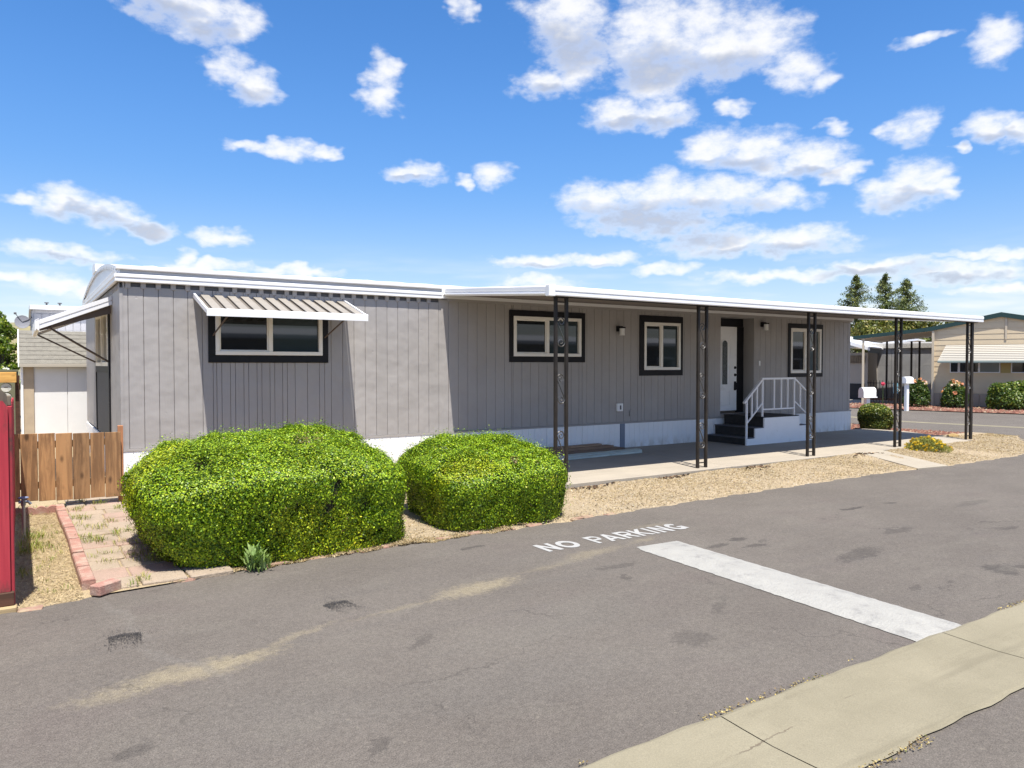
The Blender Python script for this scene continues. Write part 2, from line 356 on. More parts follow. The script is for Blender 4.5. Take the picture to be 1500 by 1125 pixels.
# ------------------------------------------------------------------ the setting: ground, road, gutter
ZR = -.085
def road_mat():
    m = bpy.data.materials.new('worn_asphalt'); m.use_nodes = True; t = m.node_tree; k = NT(t)
    b = t.nodes['Principled BSDF']; p = k.n('ShaderNodeNewGeometry').outputs['Position']
    c = k.mix(k.ramp(k.noise(p, .55, 5, .6), .3, .7), (.111, .097, .084), (.134, .118, .102))
    c = k.mix(k.ramp(k.noise(k.v('MULTIPLY', p, (.35, 2.6, 1.)), 1.6, 5, .6), .5, .72, 0., .5), c, (.112, .100, .089))
    c = k.mix(k.ramp(k.noise(p, 5.5, 5, .7), .60, .78, 0., .5), c, (.13, .118, .103))
    c = k.mix(k.ramp(k.noise(k.v('ADD', p, (9., 4., 0.)), 3.1, 6, .7), .62, .76, 0., .45), c, (.058, .051, .047))
    c = k.mix(k.ramp(k.noise(p, 1.1, 3, .5), .55, .75, 0., .35), c, (.098, .079, .073))
    warp = k.v('MULTIPLY', k.v('SUBTRACT', k.noise(p, 3.2, 6, .7, out=1), (.5,.5,.5)), (.42, .30, 0.))
    pw = k.v('ADD', p, warp); grain = k.noise(p, 22., 4, .7)
    def stain(cx, cy, rx, ry, ang, col, amt, soft=.9):
        nonlocal c
        q = k.v('SUBTRACT', pw, (cx, cy, 0.)); x, y, _ = k.sep(q); ca, sa = math.cos(R(ang)), math.sin(R(ang))
        u = k.m('DIVIDE', k.m('ADD', k.m('MULTIPLY', x, ca), k.m('MULTIPLY', y, sa)), rx)
        v = k.m('DIVIDE', k.m('SUBTRACT', k.m('MULTIPLY', y, ca), k.m('MULTIPLY', x, sa)), ry)
        dd = k.m('SQRT', k.m('ADD', k.m('MULTIPLY', u, u), k.m('MULTIPLY', v, v)))
        dd = k.m('ADD', dd, k.m('MULTIPLY', k.m('SUBTRACT', grain, .5), 1.5))
        c = k.mix(k.ramp(dd, 1.15, 1.15 - soft, 0., amt), c, col)
    sand = (.235, .20, .135)
    for (cx, cy, rx, ry, a, am) in ((-.38,-7.42,.6,.17,6,.8),(-.1,-7.36,.35,.08,10,.5),(.30,-7.17,.5,.05,20,.45),(1.95,-6.88,.56,.17,8,.8),(2.15,-6.84,.3,.08,8,.4),(1.2,-7.02,.5,.05,10,.4),(-.85,-7.55,.3,.12,0,.4),
            (3.5,-6.50,.55,.14,10,.45),(4.3,-6.36,.3,.07,8,.4),(4.9,-5.86,.38,.08,4,.35),(2.9,-6.65,.5,.08,8,.35)):
        stain(cx, cy, rx, ry, a, sand, am, 1.05)
    stain(2.0, -7.9, 1.3, .45, 10, (.13, .118, .103), .5); stain(1.2, -8.6, 1.2, .4, -6, (.12, .109, .097), .45); stain(-.2, -8.3, .8, .5, 0, (.118, .107, .095), .45)
    stain(-.62, -6.1, .05, .8, 8, (.15, .136, .12), .6); stain(-.42, -7.2, .06, .6, 25, (.145, .132, .117), .5)
    dk = (.030, .027, .026)
    for (cx, cy, rx, ry, a, am) in ((6.25,-9.02,.22,.16,20,.6),(6.55,-9.1,.2,.05,-30,.5),(7.82,-6.55,.22,.06,0,.65),(8.6,-6.6,.1,.05,0,.55),(5.17,-6.89,.14,.06,5,.6),(4.75,-6.95,.16,.06,10,.5),
        (5.1,-7.2,.16,.06,0,.5),(5.35,-7.05,.1,.04,40,.4),(2.6,-8.7,.17,.13,0,.32),(5.68,-7.98,.45,.13,10,.45),(-.8,-8.27,.16,.07,10,.5),(3.4,-7.0,.25,.06,0,.35),
        (1.0,-7.75,.22,.04,30,.35),(7.0,-7.6,.3,.08,5,.4),(8.2,-8.2,.2,.06,0,.4),(9.5,-7.2,.5,.1,0,.3),(3.2,-7.35,.12,.03,60,.4),(4.4,-7.45,.2,.05,0,.35),(3.3,-8.3,.25,.05,35,.35),(.2,-8.9,.15,.05,40,.35),(2.6,-5.66,.14,.05,0,.5),(5.0,-8.9,.12,.04,20,.35)):
        stain(cx, cy, rx, ry, a, dk, am*.95, .5)
    # hairline cracks
    cr = k.voro(k.v('ADD', k.v('MULTIPLY', p, (.42, .5, 1.)), k.v('MULTIPLY', k.noise(p, 2.2, 4, .6, out=1), (.35, .35, 0.))), 1.0, 'DISTANCE_TO_EDGE')
    cm = k.m('MULTIPLY', k.ramp(cr, .006, .0015), k.ramp(k.noise(p, .9, 2), .48, .62))
    c = k.mix(k.m('MULTIPLY', cm, .42), c, (.045, .04, .036))
    dust = k.noise(k.v('ADD', k.v('MULTIPLY', p, (.7, 1.5, 1.)), (3., 8., 0.)), 1.9, 8, .68)
    c = k.mix(k.ramp(dust, .48, .70, 0., .55), c, (.142, .127, .108))
    c = k.mix(k.ramp(k.noise(k.v('ADD', p, (1., 5., 0.)), 12., 5, .7), .60, .74, 0., .45), c, (.17, .152, .125))
    ag = k.noise(p, 130., 3, .75)
    c = k.mix(1., c, k.mix(k.ramp(ag, .25, .75), (.58, .58, .58), (1.42, 1.41, 1.39)), 'MULTIPLY')
    c = k.mix(1., c, k.mix(k.ramp(k.noise(p, 42., 4, .7), .3, .7), (.84, .84, .84), (1.15, 1.15, 1.15)), 'MULTIPLY')
    sp = k.voro(p, 26.); c = k.mix(k.m('MULTIPLY', k.ramp(sp, .12, .05, 0., .6), k.ramp(k.noise(p, 1.7, 3), .45, .6)), c, (.24, .215, .175))
    sp2 = k.voro(k.v('ADD', p, (3.3, 1.7, 0.)), 7.); c = k.mix(k.ramp(sp2, .10, .04, 0., .5), c, (.19, .168, .135))
    k.put(b.inputs['Base Color'], c); b.inputs['Roughness'].default_value = .88; b.inputs['Specular IOR Level'].default_value = .25
    bn = k.n('ShaderNodeBump'); bn.inputs['Strength'].default_value = .55; bn.inputs['Distance'].default_value = .008
    k.put(bn.inputs['Height'], k.m('ADD', ag, k.m('MULTIPLY', k.noise(p, 8., 4), .8))); t.links.new(bn.outputs[0], b.inputs['Normal'])
    return m
M['road'] = road_mat()
M['earth'] = mat('dry_earth', (0.210, 0.168, 0.119), .95, (0.154, 0.126, 0.087), 1.3, bump=.4, bscale=20, fine=.3)

def concrete(name, a, b_, dark, crack=.5, cscale=.7):
    m = bpy.data.materials.new(name); m.use_nodes = True; t = m.node_tree; k = NT(t)
    b = t.nodes['Principled BSDF']; p = k.n('ShaderNodeNewGeometry').outputs['Position']
    c = k.mix(k.ramp(k.noise(p, 1.4, 6, .62), .3, .7), a, b_)
    c = k.mix(k.ramp(k.noise(k.v('MULTIPLY', p, (.5, 5., 1.)), 1.3, 5, .6), .52, .72, 0., .45), c, dark)
    c = k.mix(k.ramp(k.noise(p, 9., 5, .7), .6, .8, 0., .4), c, dark)
    cr = k.voro(k.v('ADD', k.v('MULTIPLY', p, (.30, 1.5, 1.)), k.v('MULTIPLY', k.noise(p, 2.2, 6, .7, out=1), (.22, .22, 0.))), cscale, 'DISTANCE_TO_EDGE')
    cm = k.m('MULTIPLY', k.ramp(cr, .006, .002), k.m('MULTIPLY', crack, k.ramp(k.noise(p, 1.3, 3), .48, .60)))
    c = k.mix(cm, c, (.13, .105, .075))
    ag = k.noise(p, 150., 2, .7)
    c = k.mix(1., c, k.mix(k.ramp(ag, .25, .75), (.86,)*3, (1.12,)*3), 'MULTIPLY')
    k.put(b.inputs['Base Color'], c); b.inputs['Roughness'].default_value = .85; b.inputs['Specular IOR Level'].default_value = .25
    bn = k.n('ShaderNodeBump'); bn.inputs['Strength'].default_value = .35; bn.inputs['Distance'].default_value = .006
    k.put(bn.inputs['Height'], k.m('SUBTRACT', ag, k.m('MULTIPLY', cm, 3.))); t.links.new(bn.outputs[0], b.inputs['Normal'])
    return m
M['gutter'] = concrete('stained_concrete', (.245, .218, .152), (.205, .182, .125), (.155, .135, .092), .9)
M['slab'] = concrete('patio_concrete', (.37, .325, .262), (.33, .29, .235), (.26, .225, .18), .25)
M['walk'] = concrete('walkway_concrete', (.36, .32, .255), (.33, .29, .232), (.28, .245, .19), .1)
M['apron'] = concrete('pale_concrete', (0.326, 0.313, 0.292), (0.299, 0.286, 0.265), (0.245, 0.231, 0.204), .1)

# the earth sheet runs to the horizon
mb = MB(); mb.sheet([(-1500, -1500), (1500, -1500), (1500, 1500), (-1500, 1500)], -.13)
tag(mb.build('ground', M['earth']), kind='structure')

# road edge against the planted strip, slightly wavering
def edge(x):
    pts = [(-60,-5.5),(-1.3,-5.5),(-.15,-5.30),(1.8,-5.20),(4.2,-5.16),(5.8,-5.08),(8.3,-5.0),(11.2,-4.95),(13,-5.08),(16,-5.05),(17.6,-4.75),(18.7,-4.2),(19.5,-3.4)]
    xs, ys = zip(*pts); return float(np.interp(x, xs, ys)) + .025*math.sin(x*7.1) + .018*math.sin(x*17.3+1) + .012*math.sin(x*41+2)
mb = MB(); xs = [-60, -30, -10] + [ -4 + .08*i for i in range(295)]
for a, b in zip(xs[:-1], xs[1:]):
    mb.sheet([(a, -10.0), (b, -10.0), (b, edge(b)), (a, edge(a))], ZR)
xe = xs[-1]
def near(y):   # near edge of the cross street
    return float(np.interp(y, [-3.4, -2.1, -1.0, 0, 2, 60], [xe, 20.1, 20.0, 20.0, 20.6, 26.])) + .02*math.sin(y*9)
def far(y):
    return float(np.interp(y, [-40, 1, 2.5, 5, 7, 60], [33., 30.4, 29.9, 29.3, 28.8, 40.]))
ys = [-3.4 + .1*i for i in range(1, 120)] + [12, 20, 40, 60]
pts = [(near(y), y) for y in ys]
mb.sheet([(xe, -10.0), (far(-10), -10.0), (far(edge(xe)), edge(xe)), (xe, edge(xe))], ZR)
yy = [edge(xe)] + ys[1:]
for a, b in zip(yy[:-1], yy[1:]):
    mb.sheet([(near(a) if a > -3.39 else xe, a), (far(a), a), (far(b), b), (near(b), b)], ZR)
mb.sheet([(-60, -40), (33, -40), (far(-10), -10.0), (-60, -10.0)], ZR)
tag(mb.build('road', M['road'], normals=False), kind='structure')

# concrete valley gutter: slabs with open joints, a shallow dip along the middle
gut = MB()
gut.sheet([(-60, -10.285), (28, -10.285), (28, -9.60), (-60, -9.60)], ZR + .003)
go_ = tag(gut.build('gutter', mat('gutter_joint', (.06, .05, .035), .95)), kind='structure')
joints = [-14, -11, -8, -5, -2.2, 1.83, 4.08, 7.1, 10.2, 13.2, 16.2, 19.2, 22.2]
for a, b in zip(joints[:-1], joints[1:]):
    mb = MB(); n = max(6, int((b-a)/.12)); prof = [(-9.575, .004), (-9.60, .012), (-9.75, .006), (-9.94, -.001), (-10.12, .005), (-10.27, .012), (-10.30, .004)]
    sk = .03
    V = []; F = []; m_ = len(prof)
    for i in range(n+1):
        x = a + .004 + (b-a-.008)*i/n
        for j, (yy_, dz) in enumerate(prof):
            wob = (.006*math.sin(x*5.3+j) + .004*math.sin(x*13.1) + .004*math.sin(x*37.+j)) if j in (0, 1, m_-2, m_-1) else 0
            V.append((x - sk*j*.2, yy_ + wob, ZR + .006 + dz))
    for i in range(n):
        for j in range(m_-1): F.append((i*m_+j, i*m_+j+1, (i+1)*m_+j+1, (i+1)*m_+j))
    V += [(v[0], v[1], ZR - .03) for v in V[:m_]] + [(v[0], v[1], ZR - .03) for v in V[n*m_:(n+1)*m_]]
    mb.add(V, F); mb.build('concrete_slab', M['gutter'], go_, smooth=False)
# dirt and leaf litter along both gutter edges
n = 3600; r = np.random.default_rng(31)
sd = r.random(n) < .5
P = np.stack([r.uniform(-1.5, 9, n), np.where(sd, -9.565 + r.normal(0, .018, n), -10.315 + r.normal(0, .02, n)), np.full(n, ZR + .014)], 1)
keep = snoise(P, 2.2, 3) + .6*snoise(P, 7, 5) > .0
P = P[keep]
tag(leaf_object('gutter_litter', P, np.tile([0,0,1.], (len(P),1)), .014, .7, M['dry'], pick(len(P), [(.34,.26,.09),(.18,.13,.07),(.42,.34,.15),(.10,.12,.03)], [3,3,2,.6], 5), None, 6, .4))

# second gutter: the pale concrete strip along the middle of the cross street
gc = MB()
cl = [(24.9, 8), (23.3, 3.0), (22.95, 1.4), (23.3, -.6), (23.6, -2.2), (24.2, -5)]
for a, b in zip(cl[:-1], cl[1:]):
    gc.add([(a[0], a[1], ZR+.004), (b[0], b[1], ZR+.004), (b[0]+.5, b[1], ZR+.004), (a[0]+.5, a[1], ZR+.004)], [(0,1,2,3)])
tag(gc.build('concrete_strip', M['gutter']), kind='structure')

# planted strip of gravel and dry straw between slab and road
def strip_mat():
    m = bpy.data.materials.new('straw_gravel'); m.use_nodes = True; t = m.node_tree; k = NT(t)
    b = t.nodes['Principled BSDF']; p = k.n('ShaderNodeNewGeometry').outputs['Position']
    c = k.mix(k.ramp(k.noise(p, 1.4, 5, .65), .3, .7), (.365, .292, .195), (.30, .245, .168))
    c = k.mix(k.ramp(k.noise(p, 4.5, 5, .7), .56, .75, 0., .6), c, (.19, .135, .085))
    vc = k.voro(p, 85., out='Color'); c = k.mix(.42, c, k.mix(1., c, k.mix(k.sep(vc)[0], (.55, .53, .5), (1.5, 1.45, 1.4)), 'MULTIPLY'))
    k.put(b.inputs['Base Color'], c); b.inputs['Roughness'].default_value = .95; b.inputs['Specular IOR Level'].default_value = .15
    bn = k.n('ShaderNodeBump'); bn.inputs['Strength'].default_value = .6; bn.inputs['Distance'].default_value = .010
    k.put(bn.inputs['Height'], k.m('ADD', k.voro(p, 85.), k.noise(p, 14., 4))); t.links.new(bn.outputs[0], b.inputs['Normal'])
    return m
M['strip'] = strip_mat()
def zs(x, y):   # surface height of the strip: rises from the road to the slab
    t = min(1., max(0., (y + 5.2)/1.85)); zt = np.interp(x, [6, 13], [-.065, -.015])
    return (ZR + .006) + t*(zt - ZR) + .008*math.sin(x*3.1+y*2) + .006*math.sin(x*9.7-y*6)
mb = MB(); xs2 = [.12 + .16*i for i in range(125)]
rows = 14; V = []; F = []
for x in xs2:
    e = edge(x) - .03; top = -.02 if x < 5.3 else -3.36
    if x > 17.6: top = -2.2
    for j in range(rows+1):
        y = e + (top - e)*j/rows
        z = zs(x, y) if j else ZR - .03
        V.append((x, y, z))
for i in range(len(xs2)-1):
    for j in range(rows): F.append((i*(rows+1)+j, (i+1)*(rows+1)+j, (i+1)*(rows+1)+j+1, i*(rows+1)+j+1))
mb.add(V, F); tag(mb.build('dry_strip', M['strip'], smooth=True), kind='structure')
# scattered straw, pebbles and chips
n = 52000; r = np.random.default_rng(12)
X = r.uniform(2, 20, n); Y = np.array([edge(x) for x in X]); top = np.where(X < 5.3, -3.0, np.where(X > 18, -2.6, -3.36)); Y = Y + (top - Y)*r.random(n)**.9 + r.normal(0, .015, n)
m_ = r.random(n) < .22; X[m_] = r.uniform(-.2, 3.4, m_.sum()); Y[m_] = np.array([edge(x) for x in X[m_]]) + np.abs(r.normal(0, .09, m_.sum())) - .02
P = np.stack([X, Y, np.array([zs(a, b) for a, b in zip(X, Y)]) + .006], 1)
kp = (snoise(P, 1.6, 8) > -.55 + .8*(r.random(n) - .5)); P = P[kp]
def on_walk(p): return min(np.interp(p[1], [-5.1,-3.3], [12.1,12.95]), 99) < p[0] < np.interp(p[1], [-5.15,-3.3], [13.06,13.9])
P = np.array([p for p in P if not on_walk(p)])
leaf_object('straw_litter', P, np.tile([0,0,1.], (len(P),1)), .04, .18, M['dry'], pick(len(P), [(0.374, 0.288, 0.158),(0.288, 0.209, 0.108),(0.446, 0.374, 0.245),(0.158, 0.108, 0.065)], [4,3,2,1.3], 9, .2), None, 3, .45)
n = 5000; P = np.stack([r.uniform(2.3, 19.5, n), np.zeros(n), np.zeros(n)], 1); P[:,1] = [edge(x) + (-3.37 - edge(x))*q for x, q in zip(P[:,0], r.random(n))]; P[:,2] = [zs(a, b) for a, b in zip(P[:,0], P[:,1])]
def pebbles(name, P, size, pal, w, seed):
    """small faceted stones joined into one mesh"""
    r = np.random.default_rng(seed); n = len(P)
    base = np.array([(1,0,0),(-.5,.87,0),(-.5,-.87,0),(.3,.2,.8)]); tri = [(0,1,3),(1,2,3),(2,0,3)]
    an = r.uniform(0, 6.28, n); s = size*r.uniform(.5, 1.5, (n,1,1)); ca, sa = np.cos(an), np.sin(an)
    B = np.tile(base, (n,1,1)) * r.uniform(.7, 1.3, (n,4,1)); Xr = B[:,:,0]*ca[:,None] - B[:,:,1]*sa[:,None]; Yr = B[:,:,0]*sa[:,None] + B[:,:,1]*ca[:,None]
    V = np.stack([Xr, Yr, B[:,:,2]*.8], 2)*s + P[:,None,:]
    me = bpy.data.meshes.new(name); me.vertices.add(n*4); me.vertices.foreach_set('co', V.reshape(-1).astype(np.float32))
    idx = (np.arange(n)[:,None,None]*4 + np.array(tri)[None]).reshape(-1)
    me.loops.add(n*9); me.loops.foreach_set('vertex_index', idx.astype(np.int32)); me.polygons.add(n*3)
    me.polygons.foreach_set('loop_start', np.arange(0, n*9, 3, dtype=np.int32)); me.polygons.foreach_set('loop_total', np.full(n*3, 3, dtype=np.int32)); me.update(calc_edges=True)
    ca_ = me.attributes.new('leaf_colour', 'FLOAT_COLOR', 'FACE'); C = np.ones((n*3,4), np.float32); C[:,:3] = np.repeat(pick(n, pal, w, seed, .15), 3, 0); ca_.data.foreach_set('color', C.reshape(-1))
    me.materials.append(M['dry']); o = bpy.data.objects.new(name, me); COL.objects.link(o); return tag(o, kind='stuff')
pebbles('gravel', P, .011, [(0.324, 0.274, 0.202),(0.230, 0.194, 0.158),(0.396, 0.360, 0.302),(0.173, 0.130, 0.101)], [4,3,2,1], 14)
# dark bark chips and leaf bits by the slab edge
n = 800; P = np.stack([r.uniform(5.6, 17, n), -3.40 - np.abs(r.normal(0, .12, n)), np.zeros(n)], 1); P[:,2] = [zs(a, b)+.012 for a, b in zip(P[:,0], P[:,1])]
P = P[snoise(P, 2.4, 77) > .25]
leaf_object('dead_leaves', P, np.tile([0,0,1.], (len(P),1)), .07, .5, M['dry'], pick(len(P), [(.05,.035,.03),(.12,.07,.045),(.30,.2,.12)], [3,2,1], 19), None, 23, .3)

# patio slab under the carport, with a thick exposed edge
sl = MB(); sl.sheet([(5.25, -3.3), (17.6, -3.3), (18.0, -2.3), (18.6, -1.2), (18.6, -.02), (5.25, -.02)], -.06)
slab = tag(sl.build('patio', M['earth']), kind='structure')
cuts = [5.25, 9.25, 13.35, 17.55]
for a, b in zip(cuts[:-1], cuts[1:]):
    mb = MB(); mb.bbox(a+.004, b-.004, -3.33, -.01, -.2, 0., .012); mb.build('concrete_slab', M['slab'], slab)
mb = MB(); mb.prism([(17.554, -3.33), (17.7, -3.33), (18.1, -2.35), (18.7, -1.2), (18.7, -.01), (17.554, -.01)], 'z', -.2, -.001); mb.build('concrete_slab', M['slab'], slab)
# walkway slab from patio to road
mb = MB(); mb.add([(13.0,-3.345,-.16),(13.85,-3.345,-.16),(13.02,-5.12,-.16),(12.18,-5.02,-.16),(13.0,-3.345,.004),(13.85,-3.345,.004),(13.02,-5.12,-.068),(12.18,-5.02,-.068)], [(3,2,1,0),(4,5,6,7),(0,1,5,4),(1,2,6,5),(2,3,7,6),(3,0,4,7)])
tag(mb.build('walkway', M['walk']), kind='structure')

# red lava-rock beds
M['lava'] = mat('red_lava_rock', (.20, .090, .064), .95, (.15, .072, .052), 7., bump=.8, bscale=60, grime=(.25, .17, .115), gscale=9, fine=.35)
mb = MB(); mb.sheet([(17.65, -3.32), (18.35, -3.6), (19.45, -3.35), (20.0, -2.1), (19.97, -1.0), (19.97, 0), (20.5, 2), (21, 3.5), (17.95, 3.5), (17.95, .0), (18.75, .0), (18.75, -1.2), (18.14, -2.35)], -.045)
tag(mb.build('lava_bed', M['lava']), kind='structure')
mb = MB(); mb.sheet([(far(12)-.05, 12), (far(7)-.05, 7), (far(5)-.05, 5), (far(2.5)-.05, 2.5), (far(1)-.05, 1), (far(-8)-.05, -8), (44, -8), (44, 12)], -.05)
tag(mb.build('far_bed', M['lava']), kind='structure')
n = 5200; P = np.stack([r.uniform(17.7, 20.4, n), r.uniform(-3.4, 3., n), np.full(n, -.045)], 1); P = P[(P[:,0] > 18.75) | (P[:,1] < -.1*1) & (P[:,0] > 18.2 + (P[:,1] < -2.4)*-.3) | (P[:,1] > .1)]; P = P[[p_[0] < near(p_[1]) - .05 if p_[1] > -3.3 else False for p_ in P]]
pebbles('lava_rocks', P, .035, [(.20,.088,.063),(.13,.06,.045),(.25,.135,.095),(.31,.23,.16)], [4,3,2,1], 15)
n = 7000; P = np.stack([r.uniform(28.5, 34, n), r.uniform(-3, 9, n), np.full(n, -.05)], 1); P = P[[p_[0] > far(p_[1]) for p_ in P]]
pebbles('lava_rocks', P, .06, [(.20,.088,.063),(.13,.06,.045),(.25,.135,.095),(.31,.23,.16)], [4,3,2,1], 16)
# pale concrete apron of the neighbour's drive
mb = MB(); mb.sheet([(29.0, 7.0), (29.4, 5.2), (36, 7.0), (36, 12), (28.7, 9)], -.044); tag(mb.build('driveway', M['apron']), kind='structure')
# far dry hill
mb = MB(); V = []; F = []; nx = 60; ny = 6
for i in range(nx+1):
    xx = -190 + 330*i/nx
    for j in range(ny+1):
        h = 19*math.exp(-((xx+10)/95)**2)*(1 + .06*math.sin(xx*.11)) * math.sin(math.pi*.5*j/ny)
        V.append((xx, 260 + 70*j/ny, h - .5))
for i in range(nx):
    for j in range(ny): F.append((i*(ny+1)+j, (i+1)*(ny+1)+j, (i+1)*(ny+1)+j+1, i*(ny+1)+j+1))
mb.add(V, F); tag(mb.build('hill', mat('dry_grass_hill', (0.288, 0.232, 0.112), .95, (0.192, 0.176, 0.096), .06, grime=(0.128, 0.152, 0.080), gscale=.09), smooth=True), kind='structure')

# ------------------------------------------------------------------ painted markings
M['paint'] = mat('road_paint', (0.370, 0.365, 0.350), .7, (0.340, 0.335, 0.320), 9., grime=(0.225, 0.215, 0.200), gscale=14., glo=.60, ghi=.78, bump=.3, bscale=120)
M['hump'] = mat('white_hump_paint', (.335, .325, .295), .75, (.30, .29, .265), 5., grime=(.215, .208, .195), gscale=6.5, glo=.5, ghi=.78, bump=.7, bscale=45, fine=.08)
mb = MB(); V = []; F = []; nl = 60; nw = 12
for i in range(nl+1):
    t = i/nl; yc = -6.57 + (-9.575+6.57)*t
    x0 = 3.975 + (3.79-3.975)*t; x1 = 4.56 + (4.385-4.56)*t
    if t < .04: x0 += .04*(1-t/.04)
    for j in range(nw+1):
        s_ = j/nw; h = .035*math.sin(math.pi*s_)**.8*min(1., t*9, (1-t)*14+.0)
        V.append((x0 + (x1-x0)*s_ + (.004*math.sin(yc*31)+.004*math.sin(yc*67+j)) * (1 if j in (0, nw) else 0), yc - .03*s_*(1-t), ZR + .005 + h))
for i in range(nl):
    for j in range(nw): F.append((i*(nw+1)+j, (i+1)*(nw+1)+j, (i+1)*(nw+1)+j+1, i*(nw+1)+j+1))
mb.add(V, F); tag(mb.build('speed_hump', M['hump'], smooth=True), 'low white painted speed hump running across the asphalt from the lettering to the gutter', 'speed hump')

word = empty('road_lettering', (3.15, -6.24, ZR), 'white painted NO PARKING lettering on the asphalt beside the speed hump', 'road marking')
def arc(cx, cy, rx, ry, a0, a1, w, n=14):
    o = []; i_ = []
    for q in range(n+1):
        a = R(a0 + (a1-a0)*q/n); o.append((cx + rx*math.cos(a), cy + ry*math.sin(a))); i_.append((cx + (rx-w)*math.cos(a), cy + (ry-w*1.0)*math.sin(a)))
    return [[o[q], o[q+1], i_[q+1], i_[q]] for q in range(n)]
def L_(ch):
    w = .27
    d = {'N': [[(0,0),(w,0),(w,1),(0,1)], [(1-w,0),(1,0),(1,1),(1-w,1)], [(0,1),(w,1),(1,0),(1-w,0)]],
         'I': [[(.3,0),(.3+w*1.3,0),(.3+w*1.3,1),(.3,1)]],
         'P': [[(0,0),(w,0),(w,1),(0,1)], [(w,.82),(.6,.82),(.6,1),(w,1)], [(w,.38),(.6,.38),(.6,.55),(w,.55)]] + arc(.6,.69,.38,.31,-90,90,.2),
         'R': [[(0,0),(w,0),(w,1),(0,1)], [(w,.82),(.6,.82),(.6,1),(w,1)], [(w,.38),(.6,.38),(.6,.55),(w,.55)], [(.42,.38),(.7,.38),(1.02,0),(.72,0)]] + arc(.6,.69,.38,.31,-90,90,.2),
         'A': [[(-.05,0),(.22,0),(.62,1),(.38,1)], [(.78,0),(1.05,0),(.62,1),(.38,1)], [(.25,.22),(.75,.22),(.7,.38),(.3,.38)]],
         'K': [[(0,0),(w,0),(w,1),(0,1)], [(w,.35),(w,.65),(.7,1),(1.02,1)], [(.38,.62),(.3,.42),(.74,0),(1.06,0)]],
         'O': arc(.5,.5,.52,.5,0,360,.24,28), 'G': arc(.5,.5,.52,.5,45,330,.24,24) + [[(.55,.36),(1.0,.36),(1.0,.5),(.55,.5)], [(.77,.08),(1.0,.08),(1.0,.36),(.77,.36)]]}
    return d[ch]
def letter(ch, x, w, idx):
    mb = MB()
    for q, poly in enumerate(L_(ch)):
        z = ZR + .0042 + .00025*(q % 4) + .0001*idx*0
        mb.sheet([(x + p_[0]*w, -6.235 + p_[1]*.30, z) for p_ in poly])
    o = mb.build('letter', M['paint'], word)
    return o
for i, (ch, x, w) in enumerate((('N',3.155,.19),('O',3.385,.225),('P',3.80,.17),('A',3.985,.19),('R',4.215,.18),('K',4.425,.18),('I',4.60,.13),('N',4.735,.18),('G',4.955,.20))): letter(ch, x, w, i)

# tyre skid prints: curved rows of small rubber blocks
M['rubber'] = mat('rubber_mark', (.016, .015, .015), .85, (.034, .031, .029), 30.)
def skid(cx, cy, ang, L, W, bend, label):
    t_ = empty('tyre_mark', (cx, cy, ZR), label, 'tyre mark', 'black tyre prints on the asphalt')
    mb = MB(); ca, sa = math.cos(ang), math.sin(ang); rr = random.Random(int(cx*100)+3); q4 = 0
    def put(u0, u1, v0, v1):
        def P(u, v): v2 = v + bend*(u/L)**2; return (cx + u*ca - v2*sa, cy + u*sa + v2*ca, ZR + .0044 + .00004*(q4 % 20))
        mb.sheet([P(u0, v0), P(u1, v0 + rr.uniform(-.003, .003)), P(u1, v1), P(u0, v1 + rr.uniform(-.003, .003))])
    n = 64; m = 24; lens = [rr.uniform(.45, 1.15)*(1 if j not in (0, 1, 22, 23) else 1.3) for j in range(24)]
    for i in range(n):
        t = i/n; dens = (1 - t)
        for j in range(m):
            e = abs(j/(m-1) - .5)*2; p_ = max(0., 1 - t/lens[j])**1.2*(.55 + .5*e) + (.8*(1 - i/12) if i < 12 else 0)
            if rr.random() < p_:
                q4 += 1; v0 = (j/m - .5)*W + rr.uniform(-.003, .003); u0 = t*L + rr.uniform(-.004, .004) - .02*math.cos(e*1.5)
                put(u0, u0 + L/n*rr.uniform(.7, 1.25), v0, v0 + W/m*rr.uniform(.5, 1.0)*(1 - .3*t))
    for i in range(260):
        q4 += 1; u0 = rr.gauss(.04, .09); v0 = rr.gauss(0, .36)*W; put(u0, u0 + rr.uniform(.003, .010), v0, v0 + rr.uniform(.002, .006))
    o = mb.build('rubber_print', M['rubber'], t_); tag(o, kind='stuff'); return t_
skid(-.66, -6.50, R(-92), .36, .20, -.03, 'black tyre print on the asphalt in front of the loose red brick')
skid(.80, -6.62, R(-84), .36, .20, .10, 'curved black tyre print on the asphalt in front of the larger hedge bush')

# ------------------------------------------------------------------ the grey mobile home
HL, HD = 17.91, 6.91
H = empty('mobile_home', (0, 0, 0), 'long grey mobile home with black framed windows and white skirting behind the clipped bushes', 'mobile home')
ZS, ZT = .555, 3.0
RF = 3.50
def roof_z(y): return 3.205 + (RF-3.205)*(1 - (abs(y - HD/2)/(HD/2 + .07))**2)
OPEN = [(1.25, 3.02, 1.88, 2.70), (6.76, 8.51, 1.90, 2.80), (10.16, 11.36, 1.61, 2.81), (15.26, 16.58, 1.53, 2.79), (12.69, 13.89, .50, 2.93)]
def subtract(rects, o):
    out = []
    for (x0, x1, z0, z1) in rects:
        if o[0] >= x1 or o[1] <= x0 or o[2] >= z1 or o[3] <= z0: out.append((x0, x1, z0, z1)); continue
        a, b = max(x0, o[0]), min(x1, o[1])
        if z0 < o[2]: out.append((a, b, z0, o[2]))
        if z1 > o[3]: out.append((a, b, o[3], z1))
        if x0 < o[0]: out.append((x0, o[0], z0, z1))
        if x1 > o[1]: out.append((o[1], x1, z0, z1))
    return [r_ for r_ in out if r_[1]-r_[0] > .012 and r_[3]-r_[2] > .012]
